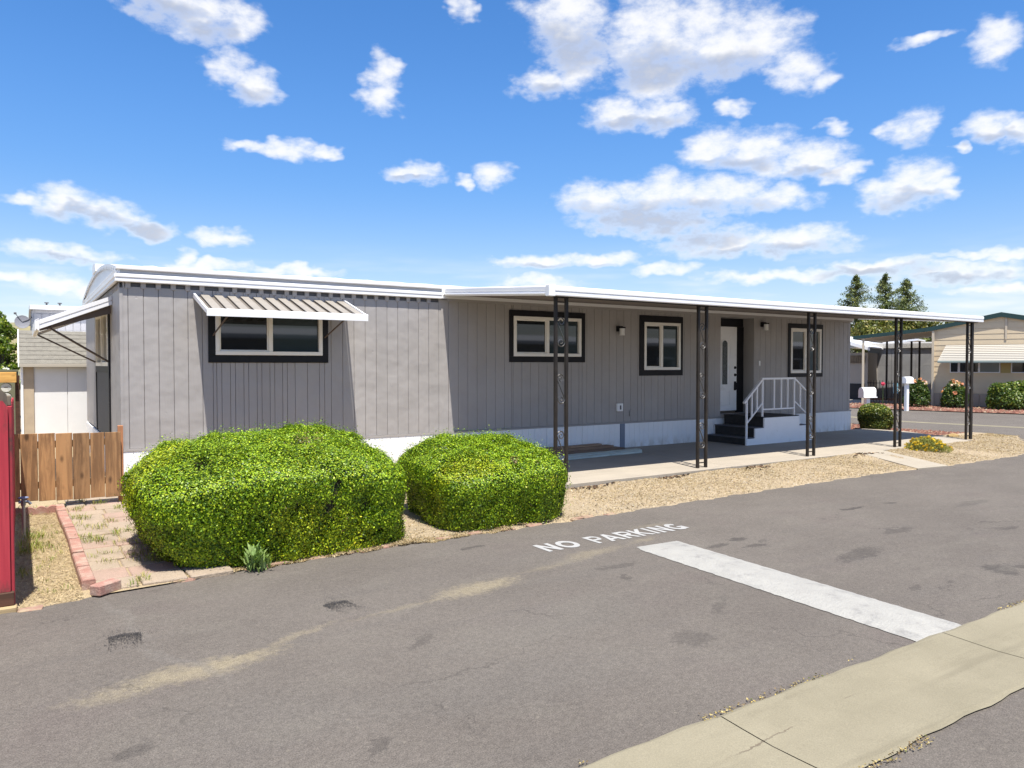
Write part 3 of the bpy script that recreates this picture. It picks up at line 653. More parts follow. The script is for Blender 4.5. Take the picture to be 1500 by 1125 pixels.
# backing walls
mb = MB()
for (x0, x1, z0, z1) in subtract([(0, .6, .3, ZT), (.6, 5.2, .3, ZT), (5.2, 9, .3, ZT), (9, 12, .3, ZT), (12, 14.5, .3, ZT), (14.5, HL, .3, ZT)], OPEN[0]): 
    rr = [(x0, x1, z0, z1)]
    for o in OPEN[1:]: rr = [q for r_ in [subtract([p_], o) for p_ in rr] for q in r_]
    for q in rr: mb.sheet([(q[0], .02, q[2]), (q[1], .02, q[2]), (q[1], .02, q[3]), (q[0], .02, q[3])])
mb.add([(.02,.02,.3),(.02,HD,.3),(.02,HD,ZT),(.02,HD/2,3.3),(.02,.02,ZT)], [(0,1,2,3,4)])
mb.add([(HL-.02,.02,.3),(HL-.02,HD,.3),(HL-.02,HD,ZT),(HL-.02,HD/2,3.3),(HL-.02,.02,ZT)], [(0,1,2,3,4)])
mb.add([(.02,HD,.3),(HL-.02,HD,.3),(HL-.02,HD,ZT),(.02,HD,ZT)], [(0,1,2,3)])
mb.build('wall', M['siding'], H, normals=False)
# front siding boards
PIT = .2035; GRV = .0045
def board_mb(w, z0, z1, wide_flat=False):
    mb = MB(); c = .005; y0 = -.018
    mb.add([(GRV/2,.019,z0),(GRV/2,y0+c,z0),(GRV/2+c,y0,z0),(w-GRV/2-c,y0,z0),(w-GRV/2,y0+c,z0),(w-GRV/2,.019,z0),
            (GRV/2,.019,z1),(GRV/2,y0+c,z1),(GRV/2+c,y0,z1),(w-GRV/2-c,y0,z1),(w-GRV/2,y0+c,z1),(w-GRV/2,.019,z1)],
           [(0,1,7,6),(1,2,8,7),(2,3,9,8),(3,4,10,9),(4,5,11,10),(5,4,3,2,1,0),(6,7,8,9,10,11)]); return mb
bcache = {}
def board(x, w, z0, z1):
    key = (round(w, 3), round(z0, 3), round(z1, 3))
    if key not in bcache:
        o = board_mb(w, z0, z1).build('siding_board', M['siding'], H); bcache[key] = o.data
    else:
        o = bpy.data.objects.new('siding_board', bcache[key]); COL.objects.link(o); o.parent = H
    o.location = (x, random.uniform(-.0025, .0015), 0)
xs = []
x = .082
xs.append((0., .082))
while x < HL - .03:
    w = PIT
    # the sheet below the front awning and beside the door has a narrow rib between wide boards
    if 1.2 < x < 2.5: xs += [(x, .075), (x+.075, PIT-.075)]
    elif 4.28 < x < 5.1: xs.append((x, PIT)) 
    else: xs.append((x, min(PIT, HL-x)))
    x += PIT
ZB = 2.925
for (x, w) in xs:
    top = ZB if x < 5.15 else 2.985
    rr = [(x, x+w, ZS, top)]
    for o in OPEN: rr = subtract(rr, o)
    for q in rr: board(q[0], q[1]-q[0], q[2], q[3])
# row of tabs and slots painted dark for shade just under the roof edge
mb0 = MB(); mb0.bbox(-.036, .036, -.03, .015, 2.90, 2.995, .006)
t0 = mb0.build('siding_tab', M['siding'], H)
for i, (x, w) in enumerate([q for q in xs if q[0] < 5.1 and not (1.2 < q[0] < 2.5 and q[1] < .1)]):
    t = t0 if i == 0 else link_copy(t0, H)
    t.location = (x + .0, 0, 0)
mb = MB(); mb.box(0, 5.18, .004, .018, 2.93, 2.998); mb.build('slot_shade', M['grey_dark'], H)
# corner trim and end wall boards
mb = MB(); mb.box(-.03, .012, -.03, .012, ZS, 2.99); mb.build('corner_trim', M['siding'], H)
def eboard(y, w, z0, z1):
    mb = MB(); c = .004
    mb.add([(.019,y+GRV/2,z0),(-.01,y+GRV/2,z0),(-.018,y+GRV/2+c,z0),(-.018,y+w-GRV/2-c,z0),(-.01,y+w-GRV/2,z0),(.019,y+w-GRV/2,z0),
            (.019,y+GRV/2,z1),(-.01,y+GRV/2,z1),(-.018,y+GRV/2+c,z1),(-.018,y+w-GRV/2-c,z1),(-.01,y+w-GRV/2,z1),(.019,y+w-GRV/2,z1)],
           [(0,1,7,6),(1,2,8,7),(2,3,9,8),(3,4,10,9),(4,5,11,10),(5,4,3,2,1,0),(6,7,8,9,10,11)])
    mb.build('siding_board', M['siding'], H)
EO = (1.62, 4.02, 1.75, 2.75)
y = .02
while y < HD - .05:
    w = min(PIT, HD - y); zt = 2.925
    for q in subtract([(y, y+w, ZS, zt)], EO): eboard(q[0], q[1]-q[0], q[2], q[3])
    y += PIT

# skirting: white ribbed sheets with a grey ledge above
mb = MB(); mb.box(-.04, HL+.04, -.045, .018, ZS-.035, ZS-.004); mb.build('skirting_ledge', M['siding'], H)
sx = [-.03, 1.2, 2.4, 3.6, 4.8, 5.75, 6.7, 7.6, 8.5, 9.54, 9.66, 10.8, 12.0, 12.69]
sx2 = [13.89, 14.6, 15.5, 16.4, 17.2, HL+.03]
for seq in (sx, sx2):
    for a, b in zip(seq[:-1], seq[1:]):
        if abs(a - 9.54) < .001:
            mb = MB(); mb.box(a, b, -.052, -.02, 0.0, ZS-.036); mb.build('skirting_strip', M['skirt_post'], H); continue
        mb = MB(); n = max(2, int(round((b-a)/.15))); poly = []
        for i in range(n):
            u0 = a + .004 + (b-a-.008)*i/n; u1 = a + .004 + (b-a-.008)*(i+1)/n
            poly += [(u0, -.028), (u0+.006, -.036), (u1-.006, -.036), (u1, -.028)]
        poly += [(b-.004, -.005), (a+.004, -.005)]
        mb.prism(poly, 'z', -.1, ZS-.036); mb.build('skirting_panel', M['skirt'], H)
mb = MB(); mb.box(12.69, 13.89, .0, .018, .0, .56); mb.build('skirting_panel', M['white'], H)
mb = MB(); mb.box(-.034, -.006, -.03, HD, -.1, ZS-.036); mb.build('skirting_panel', M['skirt'], H)
mb = MB(); mb.box(HL+.006, HL+.034, -.03, HD, -.1, ZS-.036); mb.build('skirting_panel', M['skirt'], H)

# roof: low gable of white metal with a stepped edge
RF = 3.50
mb = MB()
e0 = -.07
yy_ = [e0 + (HD+.14)*i/16 for i in range(17)]
for ya, yb in zip(yy_[:-1], yy_[1:]): mb.prism([(ya, roof_z(ya)-.03), (ya, roof_z(ya)), (yb, roof_z(yb)), (yb, roof_z(yb)-.03)], 'x', -.075, HL+.05)
roof = mb.build('roof', M['white_metal'], H)
mb = MB()   # cover strip standing up over the ridge end
mb.prism([(HD/2-.34, RF-.03), (HD/2-.30, RF+.10), (HD/2, RF+.135), (HD/2+.30, RF+.10), (HD/2+.34, RF-.03)], 'x', -.1, HL+.06); mb.build('ridge_cap', M['white_metal'], roof)
# seams across the roof sheets
for i in range(30):
    xx = .5 + .6*i
    if xx > HL: break
    mb = MB(); mb.prism([(e0+.01, roof_z(e0+.01)-.01), (e0+.01, roof_z(e0+.01)+.018)] + [(yv, roof_z(yv)+.018) for yv in (.8, 1.7, 2.6, HD/2)] + [(HD/2, RF-.01)] + [(yv, roof_z(yv)-.01) for yv in (2.6, 1.7, .8)], 'x', xx, xx+.03); mb.build('roof_seam', M['white_metal'], roof)
mb = MB()   # front fascia: drip edge, recessed band, gutter face with two ribs
mb.prism([(-.095, 3.165), (-.105, 3.175), (-.105, 3.218), (-.06, 3.222), (-.06, 3.165)], 'x', -.08, 5.2)
mb.build('drip_edge', M['white_metal'], H)
mb = MB(); mb.prism([(-.055, 3.10), (-.055, 3.166), (-.01, 3.166), (-.01, 3.10)], 'x', -.05, 5.2); mb.build('fascia_band', mat('band_shade_grey', (.46,.46,.48), .5), H)  # shade of the recess put into the band's grey
mb = MB(); mb.prism([(-.03, 2.988), (-.078, 2.988), (-.090, 2.998), (-.090, 3.035), (-.080, 3.042), (-.086, 3.05), (-.098, 3.058), (-.098, 3.098), (-.085, 3.106), (-.03, 3.106)], 'x', -.085, 5.2)
mb.build('gutter_face', M['white_metal'], H)
mb = MB(); mb.prism([(-.03, 3.0), (-.08, 3.0), (-.08, 3.2), (-.03, 3.2)], 'x', 5.2, HL+.05); mb.build('fascia_board', M['white_metal'], H)
# gable end: a white bowed panel over two level ribbed bands, slots and tabs below
mb = MB(); mb.prism([(-.06, 3.10)] + [(yv, roof_z(yv) - .031) for yv in yy_] + [(HD+.06, 3.10)], 'x', -.045, -.02); mb.build('gable_panel', M['white_metal'], H)
mb = MB(); mb.prism([(-.078, 2.988), (-.090, 2.998), (-.090, 3.035), (-.080, 3.042), (-.098, 3.058), (-.098, 3.098), (-.06, 3.106), (-.047, 3.106), (-.047, 2.988)], 'y', -.075, HD+.07); mb.build('gutter_face', M['white_metal'], H)
mb = MB(); mb.prism([(-.046, 3.115), (-.075, 3.118), (-.08, 3.15), (-.068, 3.158), (-.075, 3.165), (-.075, 3.19), (-.046, 3.195)], 'y', -.07, HD+.07); mb.build('rib_band', M['white_metal'], H)
mb = MB(); mb.bbox(-.03, .015, -.036, .036, 2.90, 2.985, .006); t1 = mb.build('siding_tab', M['siding'], H)
for i in range(34):
    o = t1 if i == 0 else link_copy(t1, H); o.location = (0, .06 + PIT*i, 0)
mb = MB(); mb.box(.004, .018, 0, HD, 2.93, 2.998); mb.build('slot_shade', M['grey_dark'], H)  # dark strip with the slots' shade in its colour
# scalloped edge strip under the roof end
mb = MB()
ns = 26
for i in range(ns):
    ya = e0 + (HD+.14)*i/ns; yb = e0 + (HD+.14)*(i+1)/ns; ym = (ya+yb)/2
    za, zb = roof_z(ya) - .015, roof_z(yb) - .015
    mb.add([(-.079, ya, za), (-.079, yb, zb), (-.079, yb-.04, zb-.05), (-.079, ym, (za+zb)/2-.075), (-.079, ya+.04, za-.05),
            (-.076, ya, za), (-.076, yb, zb), (-.076, yb-.04, zb-.05), (-.076, ym, (za+zb)/2-.075), (-.076, ya+.04, za-.05)], [(0,1,2,3,4),(9,8,7,6,5),(4,3,8,9),(3,2,7,8)])
mb.build('scalloped_trim', M['white_metal'], H)

# --- windows
def rect_frame(mb, x0, x1, z0, z1, w, y0, y1, b=.004):
    mb.bbox(x0, x1, y0, y1, z1-w, z1, b); mb.bbox(x0, x1, y0, y1, z0, z0+w, b)
    mb.bbox(x0, x0+w, y0, y1, z0+w+.0005, z1-w-.0005, b); mb.bbox(x1-w, x1, y0, y1, z0+w+.0005, z1-w-.0005, b)
def window(x0, x1, z0, z1, fx0, fx1, fz0, fz1, mx, inner, lab=None, panes=('glass', 'glass')):
    mb = MB(); tw = fx0 - x0
    mb.bbox(x0, x1, -.042, -.019, fz1-.004, z1, .004); mb.bbox(x0, x1, -.042, -.019, z0, fz0+.004, .004)
    mb.bbox(x0, fx0+.004, -.042, -.019, fz0+.0045, fz1-.0045, .004); mb.bbox(fx1-.004, x1, -.042, -.019, fz0+.0045, fz1-.0045, .004)
    w = mb.build('window', M['black'], H)
    if lab: w['label'] = lab
    mb = MB(); rect_frame(mb, fx0+.005, fx1-.005, fz0+.005, fz1-.005, inner, -.052, .03)
    mb.bbox(mx-.032, mx+.032, -.044, .03, fz0+inner+.006, fz1-inner-.006, .004)
    mb.build('window_frame', M['cream'], w)
    # sliding sash on the left
    sx0, sx1, sz0, sz1 = fx0+inner+.006, mx-.033, fz0+inner+.006, fz1-inner-.006
    mb = MB(); rect_frame(mb, sx0, sx1, sz0, sz1, .022, -.026, .012, .003); mb.build('sash', M['cream'], w)
    mb = MB(); mb.box(sx0+.02, sx1-.02, -.006, .0, sz0+.02, sz1-.02); mb.build('pane', M[panes[0]], w)
    mb = MB(); mb.box(mx+.033, fx1-inner-.006, .004, .010, sz0, sz1); mb.build('pane', M[panes[1]], w)
window(1.18, 3.08, 1.82, 2.76, 1.28, 2.985, 1.935, 2.67, 2.13, .06, 'wide black trimmed sliding window under the slatted awning', ('glass', 'glass2'))
window(6.70, 8.57, 1.84, 2.855, 6.79, 8.47, 1.95, 2.745, 7.62, .062, 'wide black trimmed window under the carport at the first post', ('glass', 'glass2'))
window(10.09, 11.415, 1.55, 2.875, 10.22, 11.34, 1.67, 2.735, 10.76, .062, 'squarish black trimmed window left of the white door', ('glass', 'glass2'))
window(15.20, 16.64, 1.475, 2.85, 15.29, 16.57, 1.57, 2.74, 15.91, .066, 'squarish black trimmed window right of the white door', ('glass', 'glass_light'))

# --- recessed entrance
mb = MB(); mb.box(12.66, 12.69, -.018, .32, .56, 2.96); mb.box(13.89, 13.92, -.02, .32, .56, 2.96); mb.box(12.66, 13.92, -.019, .33, 2.93, 2.965)
mb.box(12.66, 13.92, -.01, .33, .53, .6); mb.build('door_recess', M['siding'], H)
mb = MB(); mb.box(12.69, 13.89, .315, .34, 2.735, 2.93); mb.box(13.645, 13.89, .30, .34, .61, 2.73); mb.build('door_frame', M['black'], H)
mb = MB(); mb.bbox(12.72, 13.64, .30, .335, .66, 2.725, .004)
door = mb.build('door', M['white'], H)
mb = MB()   # raised panels
for (a, b, c_, d_) in ((12.82, 12.98, .8, 1.15), (13.38, 13.54, .8, 1.15), (13.38, 13.54, 1.3, 2.55), (12.80, 12.94, 1.3, 2.55), (13.03, 13.33, .8, 1.15)): mb.bbox(a, b, .291, .302, c_, d_, .008)
mb.build('door_panel', M['white'], door)
def oval(x0, x1, z0, z1, n=10):
    rx = (x1-x0)/2; cx = (x0+x1)/2; p = [(x0, z0), (x1, z0)]
    return p + [(cx + rx*math.cos(math.pi*i/n), z1 - rx + rx*math.sin(math.pi*i/n)) for i in range(n+1)]
mb = MB(); mb.prism(oval(13.07, 13.31, 1.28, 2.42), 'y', .286, .301); mb.build('glass_surround', M['white'], door)
mb = MB(); mb.prism(oval(13.10, 13.28, 1.31, 2.385), 'y', .280, .2855); gl = mb.build('door_glass', mat('leaded_glass', (.035, .045, .045), .15, (.11, .12, .12), 34., bump=.6, bscale=50), door)
mb = MB()
for zc in (1.72, 1.54):
    mb.tube([(13.565, .30, zc), (13.565, .272, zc)], .034, 12)
mb.tube([(13.565, .272, 1.54), (13.565, .24, 1.54), (13.56, .225, 1.54)], .016, 8)
mb.bbox(13.535, 13.595, .268, .3, 1.16, 1.38, .006); mb.tube([(13.565, .268, 1.35), (13.565, .235, 1.33), (13.565, .235, 1.20), (13.565, .268, 1.18)], .011, 6)
mb.build('door_handle', M['black'], door)

# --- wall lamps, bell, outlet, cap
def wall_lamp(x, z):
    mb = MB(); mb.bbox(x-.075, x+.055, -.10, -.02, z, z+.115, .006); l = mb.build('wall_lamp', M['black'], H)
    mb = MB(); mb.tube([(x+.0, -.13, z-.085), (x+.0, -.13, z+.065)], .055, 14); mb.build('lamp_shade', M['lampglass'], l, smooth=False)
    mb = MB(); mb.bbox(x-.05, x+.05, -.19, -.101, z+.066, z+.095, .004); mb.build('lamp_cap', M['black'], l)
wall_lamp(9.50, 2.50); wall_lamp(14.20, 2.73)
mb = MB(); mb.bbox(14.06, 14.11, -.045, -.019, 1.76, 1.89, .006); mb.build('doorbell', M['white'], H)
mb = MB(); mb.bbox(9.43, 9.59, -.075, -.019, .79, .96, .01); ob = mb.build('outlet_box', M['white'], H)
mb = MB(); mb.bbox(9.49, 9.53, -.086, -.076, .83, .92, .004); mb.build('cover_slot', M['grey_dark'], ob)
mb = MB(); mb.bbox(9.80, 9.87, -.06, -.019, .68, .80, .008); mb.build('pipe_cover', M['siding'], H)
mb = MB(); mb.tube([(2.9+.3, -.03, ZS+.0), (3.2, -.05, ZS+.06)], .02, 6)

# --- slatted metal awning over the front window
def awning_front():
    x0, x1, xf0, xf1 = .97, 3.36, 1.03, 3.44
    zb, zf, a = 2.865, 2.575, 1.0
    mb = MB()
    mb.prism([(-a-.02, zf-.095), (-a-.02, zf-.005), (-a-.005, zf+.012), (-a+.05, zf+.012), (-a+.05, zf-.02), (-a+.0, zf-.02), (-a+.0, zf-.095)], 'x', x0, x1+.03)
    fr = mb.build('awning', M['white_metal'], H); fr['label'] = 'slatted tan and white awning over the wide front window'
    for xx in (x0, x1):
        mb = MB(); mb.prism([(-.02, zb-.05), (-.02, zb+.015), (-a+.048, zf+.015), (-a+.048, zf-.05)], 'x', xx, xx+.03); mb.build('awning_side', M['white_metal'], fr)
    n = 12; pitch = (x1 - x0 - .04)/n
    mbs = MB(); w = pitch*.62
    mbs.add([(0,-.02,zb),(w,-.02,zb),(w,-a+.045,zf+.004),(0,-a+.045,zf+.004),(0,-.02,zb-.012),(w,-.02,zb-.012),(w,-a+.045,zf-.008),(0,-a+.045,zf-.008)],
            [(0,1,2,3),(7,6,5,4),(0,4,5,1),(1,5,6,2),(2,6,7,3),(3,7,4,0)])
    s0 = mbs.build('awning_slat', M['awn'], fr)
    mbl = MB(); w2 = pitch*.52
    mbl.add([(0,-.02,zb-.035),(w2,-.02,zb-.035),(w2,-a+.04,zf-.03),(0,-a+.04,zf-.03),(0,-.02,zb-.043),(w2,-.02,zb-.043),(w2,-a+.04,zf-.038),(0,-a+.04,zf-.038)],
            [(0,1,2,3),(7,6,5,4),(0,4,5,1),(1,5,6,2),(2,6,7,3),(3,7,4,0)])
    l0 = mbl.build('lower_slat', M['awn_dark'], fr)
    for i in range(n):
        o = s0 if i == 0 else link_copy(s0, fr); o.location = (x0 + .03 + pitch*i + pitch*.38, 0, 0)
        o = l0 if i == 0 else link_copy(l0, fr); o.location = (x0 + .035 + pitch*i - pitch*.04, 0, 0)
    mb = MB(); mb.bar((1.25, -.04, 2.24), (1.36, -.72, 2.56), .018); mb.bar((1.36, -.72, 2.56), (1.4, -.95, 2.57), .012); mb.build('arm', M['bronze'], fr)
    mb = MB(); mb.bar((3.02, -.04, 2.24), (3.17, -.72, 2.56), .018); mb.build('arm', M['bronze'], fr)
awning_front()

# --- end wall window and its awning
mb = MB(); tz0, tz1 = 1.68, 2.82
mb.box(-.045, -.019, 1.52, 1.64, .56, tz1); mb.box(-.045, -.019, 4.0, 4.12, .56, tz1); mb.box(-.045, -.019, 1.641, 3.999, tz1-.1, tz1); mb.box(-.045, -.019, 1.641, 3.999, tz0-.02, tz0+.08)
we = mb.build('window', M['black'], H)
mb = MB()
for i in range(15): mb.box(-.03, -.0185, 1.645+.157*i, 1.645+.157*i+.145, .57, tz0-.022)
mb.build('shade_panel', mat('awning_shade_paint', (.07,.07,.075), .6), we)  # added dark boards, the awning's shade put into their colour
mb = MB(); mb.box(-.05, .02, 1.645, 1.72, tz0+.085, tz1-.105); mb.box(-.05, .02, 3.92, 3.995, tz0+.085, tz1-.105); mb.box(-.05, .02, 2.78, 2.86, tz0+.085, tz1-.105); mb.box(-.05, .02, 1.721, 3.919, tz1-.18, tz1-.105); mb.box(-.05, .02, 1.721, 3.919, tz0+.085, tz0+.15)
mb.build('window_frame', M['cream'], we)
mb = MB(); mb.box(-.008, .0, 1.721, 2.779, tz0+.151, tz1-.181); mb.build('pane', M['glass'], we)
mb = MB(); mb.box(-.008, .0, 2.861, 3.919, tz0+.151, tz1-.181); mb.build('pane', M['glass'], we)
ay0, ay1 = 1.14, 4.4
mb = MB()   # sloping white side rails, double ribbed
def side_rail(yy, name, par):
    mb = MB(); mb.prism([(-.02, 2.735), (-.02, 2.795), (-.03, 2.80), (-.02, 2.875), (-1.0, 2.465), (-1.0, 2.39), (-1.0, 2.385), (-1.0, 2.325)], 'y', yy, yy+.03)
    return mb.build(name, M['white_metal'], par)
mb.prism([(-1.041, 2.30), (-1.055, 2.31), (-1.055, 2.46), (-1.0, 2.49), (-1.0, 2.475), (-1.041, 2.455)], 'y', ay0-.012, ay1)
ae = mb.build('awning', M['white_metal'], H)
for yy in (ay0, ay1-.03): side_rail(yy, 'side_rail', ae)
mb = MB(); mb.prism([(-.022, 2.81), (-.022, 2.872), (-.995, 2.462), (-.995, 2.40)], 'y', ay0-.014, ay0-.001); mb.build('rail_bead', M['white_metal'], ae)
mb = MB(); mb.prism([(-.022, 2.74), (-.022, 2.79), (-.995, 2.378), (-.995, 2.328)], 'y', ay0-.010, ay0-.001); mb.build('rail_bead', M['white_metal'], ae); ae['label'] = 'white edged awning on the end wall by the gate'
mb = MB(); mb.prism([(-1.0, 2.30), (-1.04, 2.33), (-1.04, 2.45), (-1.0, 2.47)], 'y', ay0-.012, ay1); mb.build('awning_front', M['white_metal'], ae)
npan = 11
for i in range(npan):
    ya = ay0 + .031 + (ay1-ay0-.062)*i/npan; yb = ay0 + .031 + (ay1-ay0-.062)*(i+1)/npan - .012; dz = .02 if i % 2 else 0
    mb = MB(); mb.add([(-.02, ya, 2.83-dz), (-.02, yb, 2.83-dz), (-.995, yb, 2.42-dz), (-.995, ya, 2.42-dz), (-.02, ya, 2.822-dz), (-.02, yb, 2.822-dz), (-.995, yb, 2.412-dz), (-.995, ya, 2.412-dz)],
        [(0,1,2,3),(7,6,5,4),(0,4,5,1),(1,5,6,2),(2,6,7,3),(3,7,4,0)]); mb.build('awning_slat', M['awn'], ae)
mb = MB(); mb.prism([(-.03, 2.60), (-.03, 2.72), (-.99, 2.34), (-.99, 2.30)], 'y', ay0+.06, ay0+.075); mb.build('inner_rail', M['bronze'], ae)
mb = MB(); mb.bar((-.05, 1.56, 1.84), (-.88, ay0+.06, 2.36), .028); mb.build('arm', M['bronze'], ae)
mb = MB(); mb.bar((-.05, 4.06, 1.84), (-.96, ay1-.06, 2.34), .028); mb.build('arm', M['bronze'], ae)

# --- carport canopy on iron posts
C = empty('carport', (5.3, -3.2, 0), 'white flat carport canopy on dark scrolled iron posts along the grey home', 'carport')
cx0, cx1, cy = 5.2, 18.12, -3.30
zw, zf = 3.075, 2.835
npn = 43
mb0 = MB(); pw = (cx1 - cx0 - .06)/npn
mb0.add([(0,-.05,zw),(pw*.5,-.05,zw),(pw*.56,-.05,zw+.05),(pw*.94,-.05,zw+.05),(pw,-.05,zw),
         (0,cy+.03,zf),(pw*.5,cy+.03,zf),(pw*.56,cy+.03,zf+.05),(pw*.94,cy+.03,zf+.05),(pw,cy+.03,zf)], [(0,1,6,5),(1,2,7,6),(2,3,8,7),(3,4,9,8)])
rp = mb0.build('roof_pan', M['white_metal'], C)
for i in range(npn):
    o = rp if i == 0 else link_copy(rp, C); o.location = (cx0 + .03 + pw*i, 0, 0)
prof = [(0, -.03), (-.03, -.03), (-.04, -.018), (-.04, .02), (-.028, .028), (-.028, .036), (-.045, .046), (-.045, .10), (-.03, .115), (0, .115)]
mb = MB(); mb.prism([(cy + a, zf + b) for a, b in prof], 'x', cx0+.1, cx1); mb.build('fascia', M['white_metal'], C)
# left edge runs back up to the wall; right edge likewise
for (xe_, sgn) in ((cx0+.1, 1), (cx1, -1)):
    mb = MB(); V = []; pr = prof
    for (yy, zz) in ((cy, zf), (-.1, zw)):
        V += [(xe_ + sgn*a*1.0, yy, zz + b) for a, b in pr]
    n_ = len(pr); mb.add(V, [tuple(range(n_)), tuple(range(n_, 2*n_))[::-1]] + [(i, (i+1) % n_, n_+(i+1) % n_, n_+i) for i in range(n_)])
    mb.build('fascia', M['white_metal'], C)
mb = MB(); mb.add([(cx0+.12,-.06,zw-.012),(cx1-.02,-.06,zw-.012),(cx1-.02,cy+.02,zf-.012),(cx0+.12,cy+.02,zf-.012)], [(0,3,2,1)]); mb.build('soffit', mat('brown_soffit', (.20,.17,.145), .8, (.17,.145,.125), 3.), C, normals=False)
mb = MB(); mb.bbox(cx0+.03, cx0+.15, cy-.065, cy+.03, zf-.04, zf+.125, .006); mb.build('corner_cap', M['white_metal'], C)
mb = MB(); mb.box(cx0+.12, cx1-.05, cy+.06, cy+.16, zf-.035, zf+.001); mb.build('beam', M['iron'], C)
mb = MB(); mb.box(cx0+.12, HL, -.075, -.03, 2.95, 3.06); mb.build('ledger', M['siding'], C)
# ornamental posts
PX0, PS, PY = 5.588+.0, 3.05, -3.18
def post_mb(three=False):
    mb = MB()
    for dx in (-.10, .10): mb.bbox(dx-.024, dx+.024, -.024, .024, -.0, 2.80, .004)
    mb.box(-.12, .12, -.03, .03, 2.79, 2.806)
    for zz in (.08, 2.72): mb.bbox(-.077, .077, -.009, .009, zz, zz+.018, .002)
    if three:
        mb.bbox(.126, .174, -.02, .028, 0, 2.80, .004)
    return mb
def scroll_mb(z0, flip=1, h=.40, w=.13):
    """S-shaped wrought scroll with curled ends"""
    def spiral(cx, cz, r0, a0, turns, dirn, n=22):
        return [(cx + r0*(1 - .8*i/n)*math.cos(a0 + dirn*turns*2*math.pi*i/n), 0, cz + r0*(1 - .8*i/n)*math.sin(a0 + dirn*turns*2*math.pi*i/n)) for i in range(n+1)]
    r0 = w/2; top = spiral(0, h/2 - r0, r0, math.pi, 1.35, -1); bot = spiral(0, -h/2 + r0, r0, 0, 1.35, -1)
    path = top[::-1] + bot
    mb = MB(); mb.tube([(p_[0]*flip, p_[1], p_[2] + z0) for p_ in path], .0095, 5); return mb
posts = []
for i in range(5):
    if i in (0, 4):
        p_ = post_mb(i == 4).build('post', M['iron'], C, off=(0,0,0)); BASE[p_.name] = Vector()
        sc = []
        for zz, fl in ((2.28, 1), (1.42, 1), (.56, 1)):
            o = scroll_mb(zz, fl, .46, .150).build('scroll', M['scroll'], p_, off=(0,0,0))
        if i == 4: p_['label'] = 'corner post with a third bar at the far end of the canopy'
    else: p_ = copy_tree(posts[0], C)
    p_.location = (PX0 + PS*i - 5.3, PY + 3.2, 0); posts.append(p_)
if True:
    for ch in posts[4].children: pass

# --- entry steps with white railing
E_ = empty('entry_steps', (12.2, -1.2, 0), 'black topped entry steps with white side and white railing in front of the door', 'steps')
zt = [.165, .385, .615]
xl = [12.20, 12.48, 12.79]; xr = [14.60, 14.32, 14.05]
for i in range(3):
    x0 = xl[i]; x1 = xr[i] if i == 2 else xr[i]
    mb = MB(); zb = 0 if i == 0 else zt[i-1]
    mb.box(x0+.01, x1-.01, -1.175, -.05, zb+.001, zt[i]-.022); mb.build('riser', M['riser'], E_)
    if i < 2:
        mb = MB(); mb.bbox(x0-.02, xl[i+1]+.008, -1.195, -.05, zt[i]-.02, zt[i], .004); mb.build('tread', M['grey_dark'], E_)
        mb = MB(); mb.bbox(xr[i+1]-.008, x1+.02, -1.195, -.05, zt[i]-.02, zt[i], .004); mb.build('tread', M['grey_dark'], E_)
    else:
        mb = MB(); mb.bbox(x0-.02, x1+.02, -1.195, -.05, zt[i]-.02, zt[i], .004); mb.build('platform', M['riser'], E_)
mb = MB(); mb.prism([(12.20, 0), (14.60, 0), (14.60, zt[0]-.024), (14.32, zt[0]-.024), (14.32, zt[1]-.024), (14.05, zt[1]-.024), (14.05, zt[2]-.024), (12.79, zt[2]-.024), (12.79, zt[1]-.024), (12.48, zt[1]-.024), (12.48, zt[0]-.024), (12.20, zt[0]-.024)], 'y', -1.215, -1.18)
mb.build('side_panel', M['white'], E_)
ry = -1.17; P1 = (12.17, ry-.07); 
mb = MB(); b_ = .042
mb.bbox(12.15, 12.19, ry-.075, ry-.035, 0, 1.0, .004); mb.bbox(12.75, 12.79, ry-.02, ry+.02, zt[2]+.0, 1.45, .004); mb.bbox(13.88, 13.92, ry-.02, ry+.02, zt[2], 1.45, .004); mb.bbox(14.50, 14.54, ry-.06, ry-.02, 0, 1.02, .004)
mb.bar((12.08, ry-.055, .945), (12.775, ry, 1.475), .052, .042); mb.bar((12.74, ry, 1.475), (13.93, ry, 1.475), .052, .042); mb.bar((13.895, ry, 1.475), (14.58, ry-.04, .985), .045, .035)
mb.bar((12.18, ry-.05, .49), (12.76, ry, .92), .028); mb.bar((12.79, ry, .78), (13.88, ry, .78), .03); mb.bar((13.91, ry, .94), (14.51, ry-.04, .5), .028)
rail = mb.build('railing', M['white_metal'], E_)
def baluster(x, z0, z1, y): 
    mb = MB(); mb.bbox(x-.017, x+.017, y-.017, y+.017, z0, z1, .003); mb.build('baluster', M['white_metal'], rail)
for xx in (12.37, 12.56):
    t = (xx-12.18)/.58; baluster(xx, .49+.43*t, .985+.46*t, ry-.05*(1-t))
for xx in (13.18, 13.43, 13.66): baluster(xx, .79, 1.46, ry)
for xx in (14.11, 14.31):
    t = (xx-13.91)/.6; baluster(xx, .94-.44*t, 1.46-.46*t, ry-.04*t)

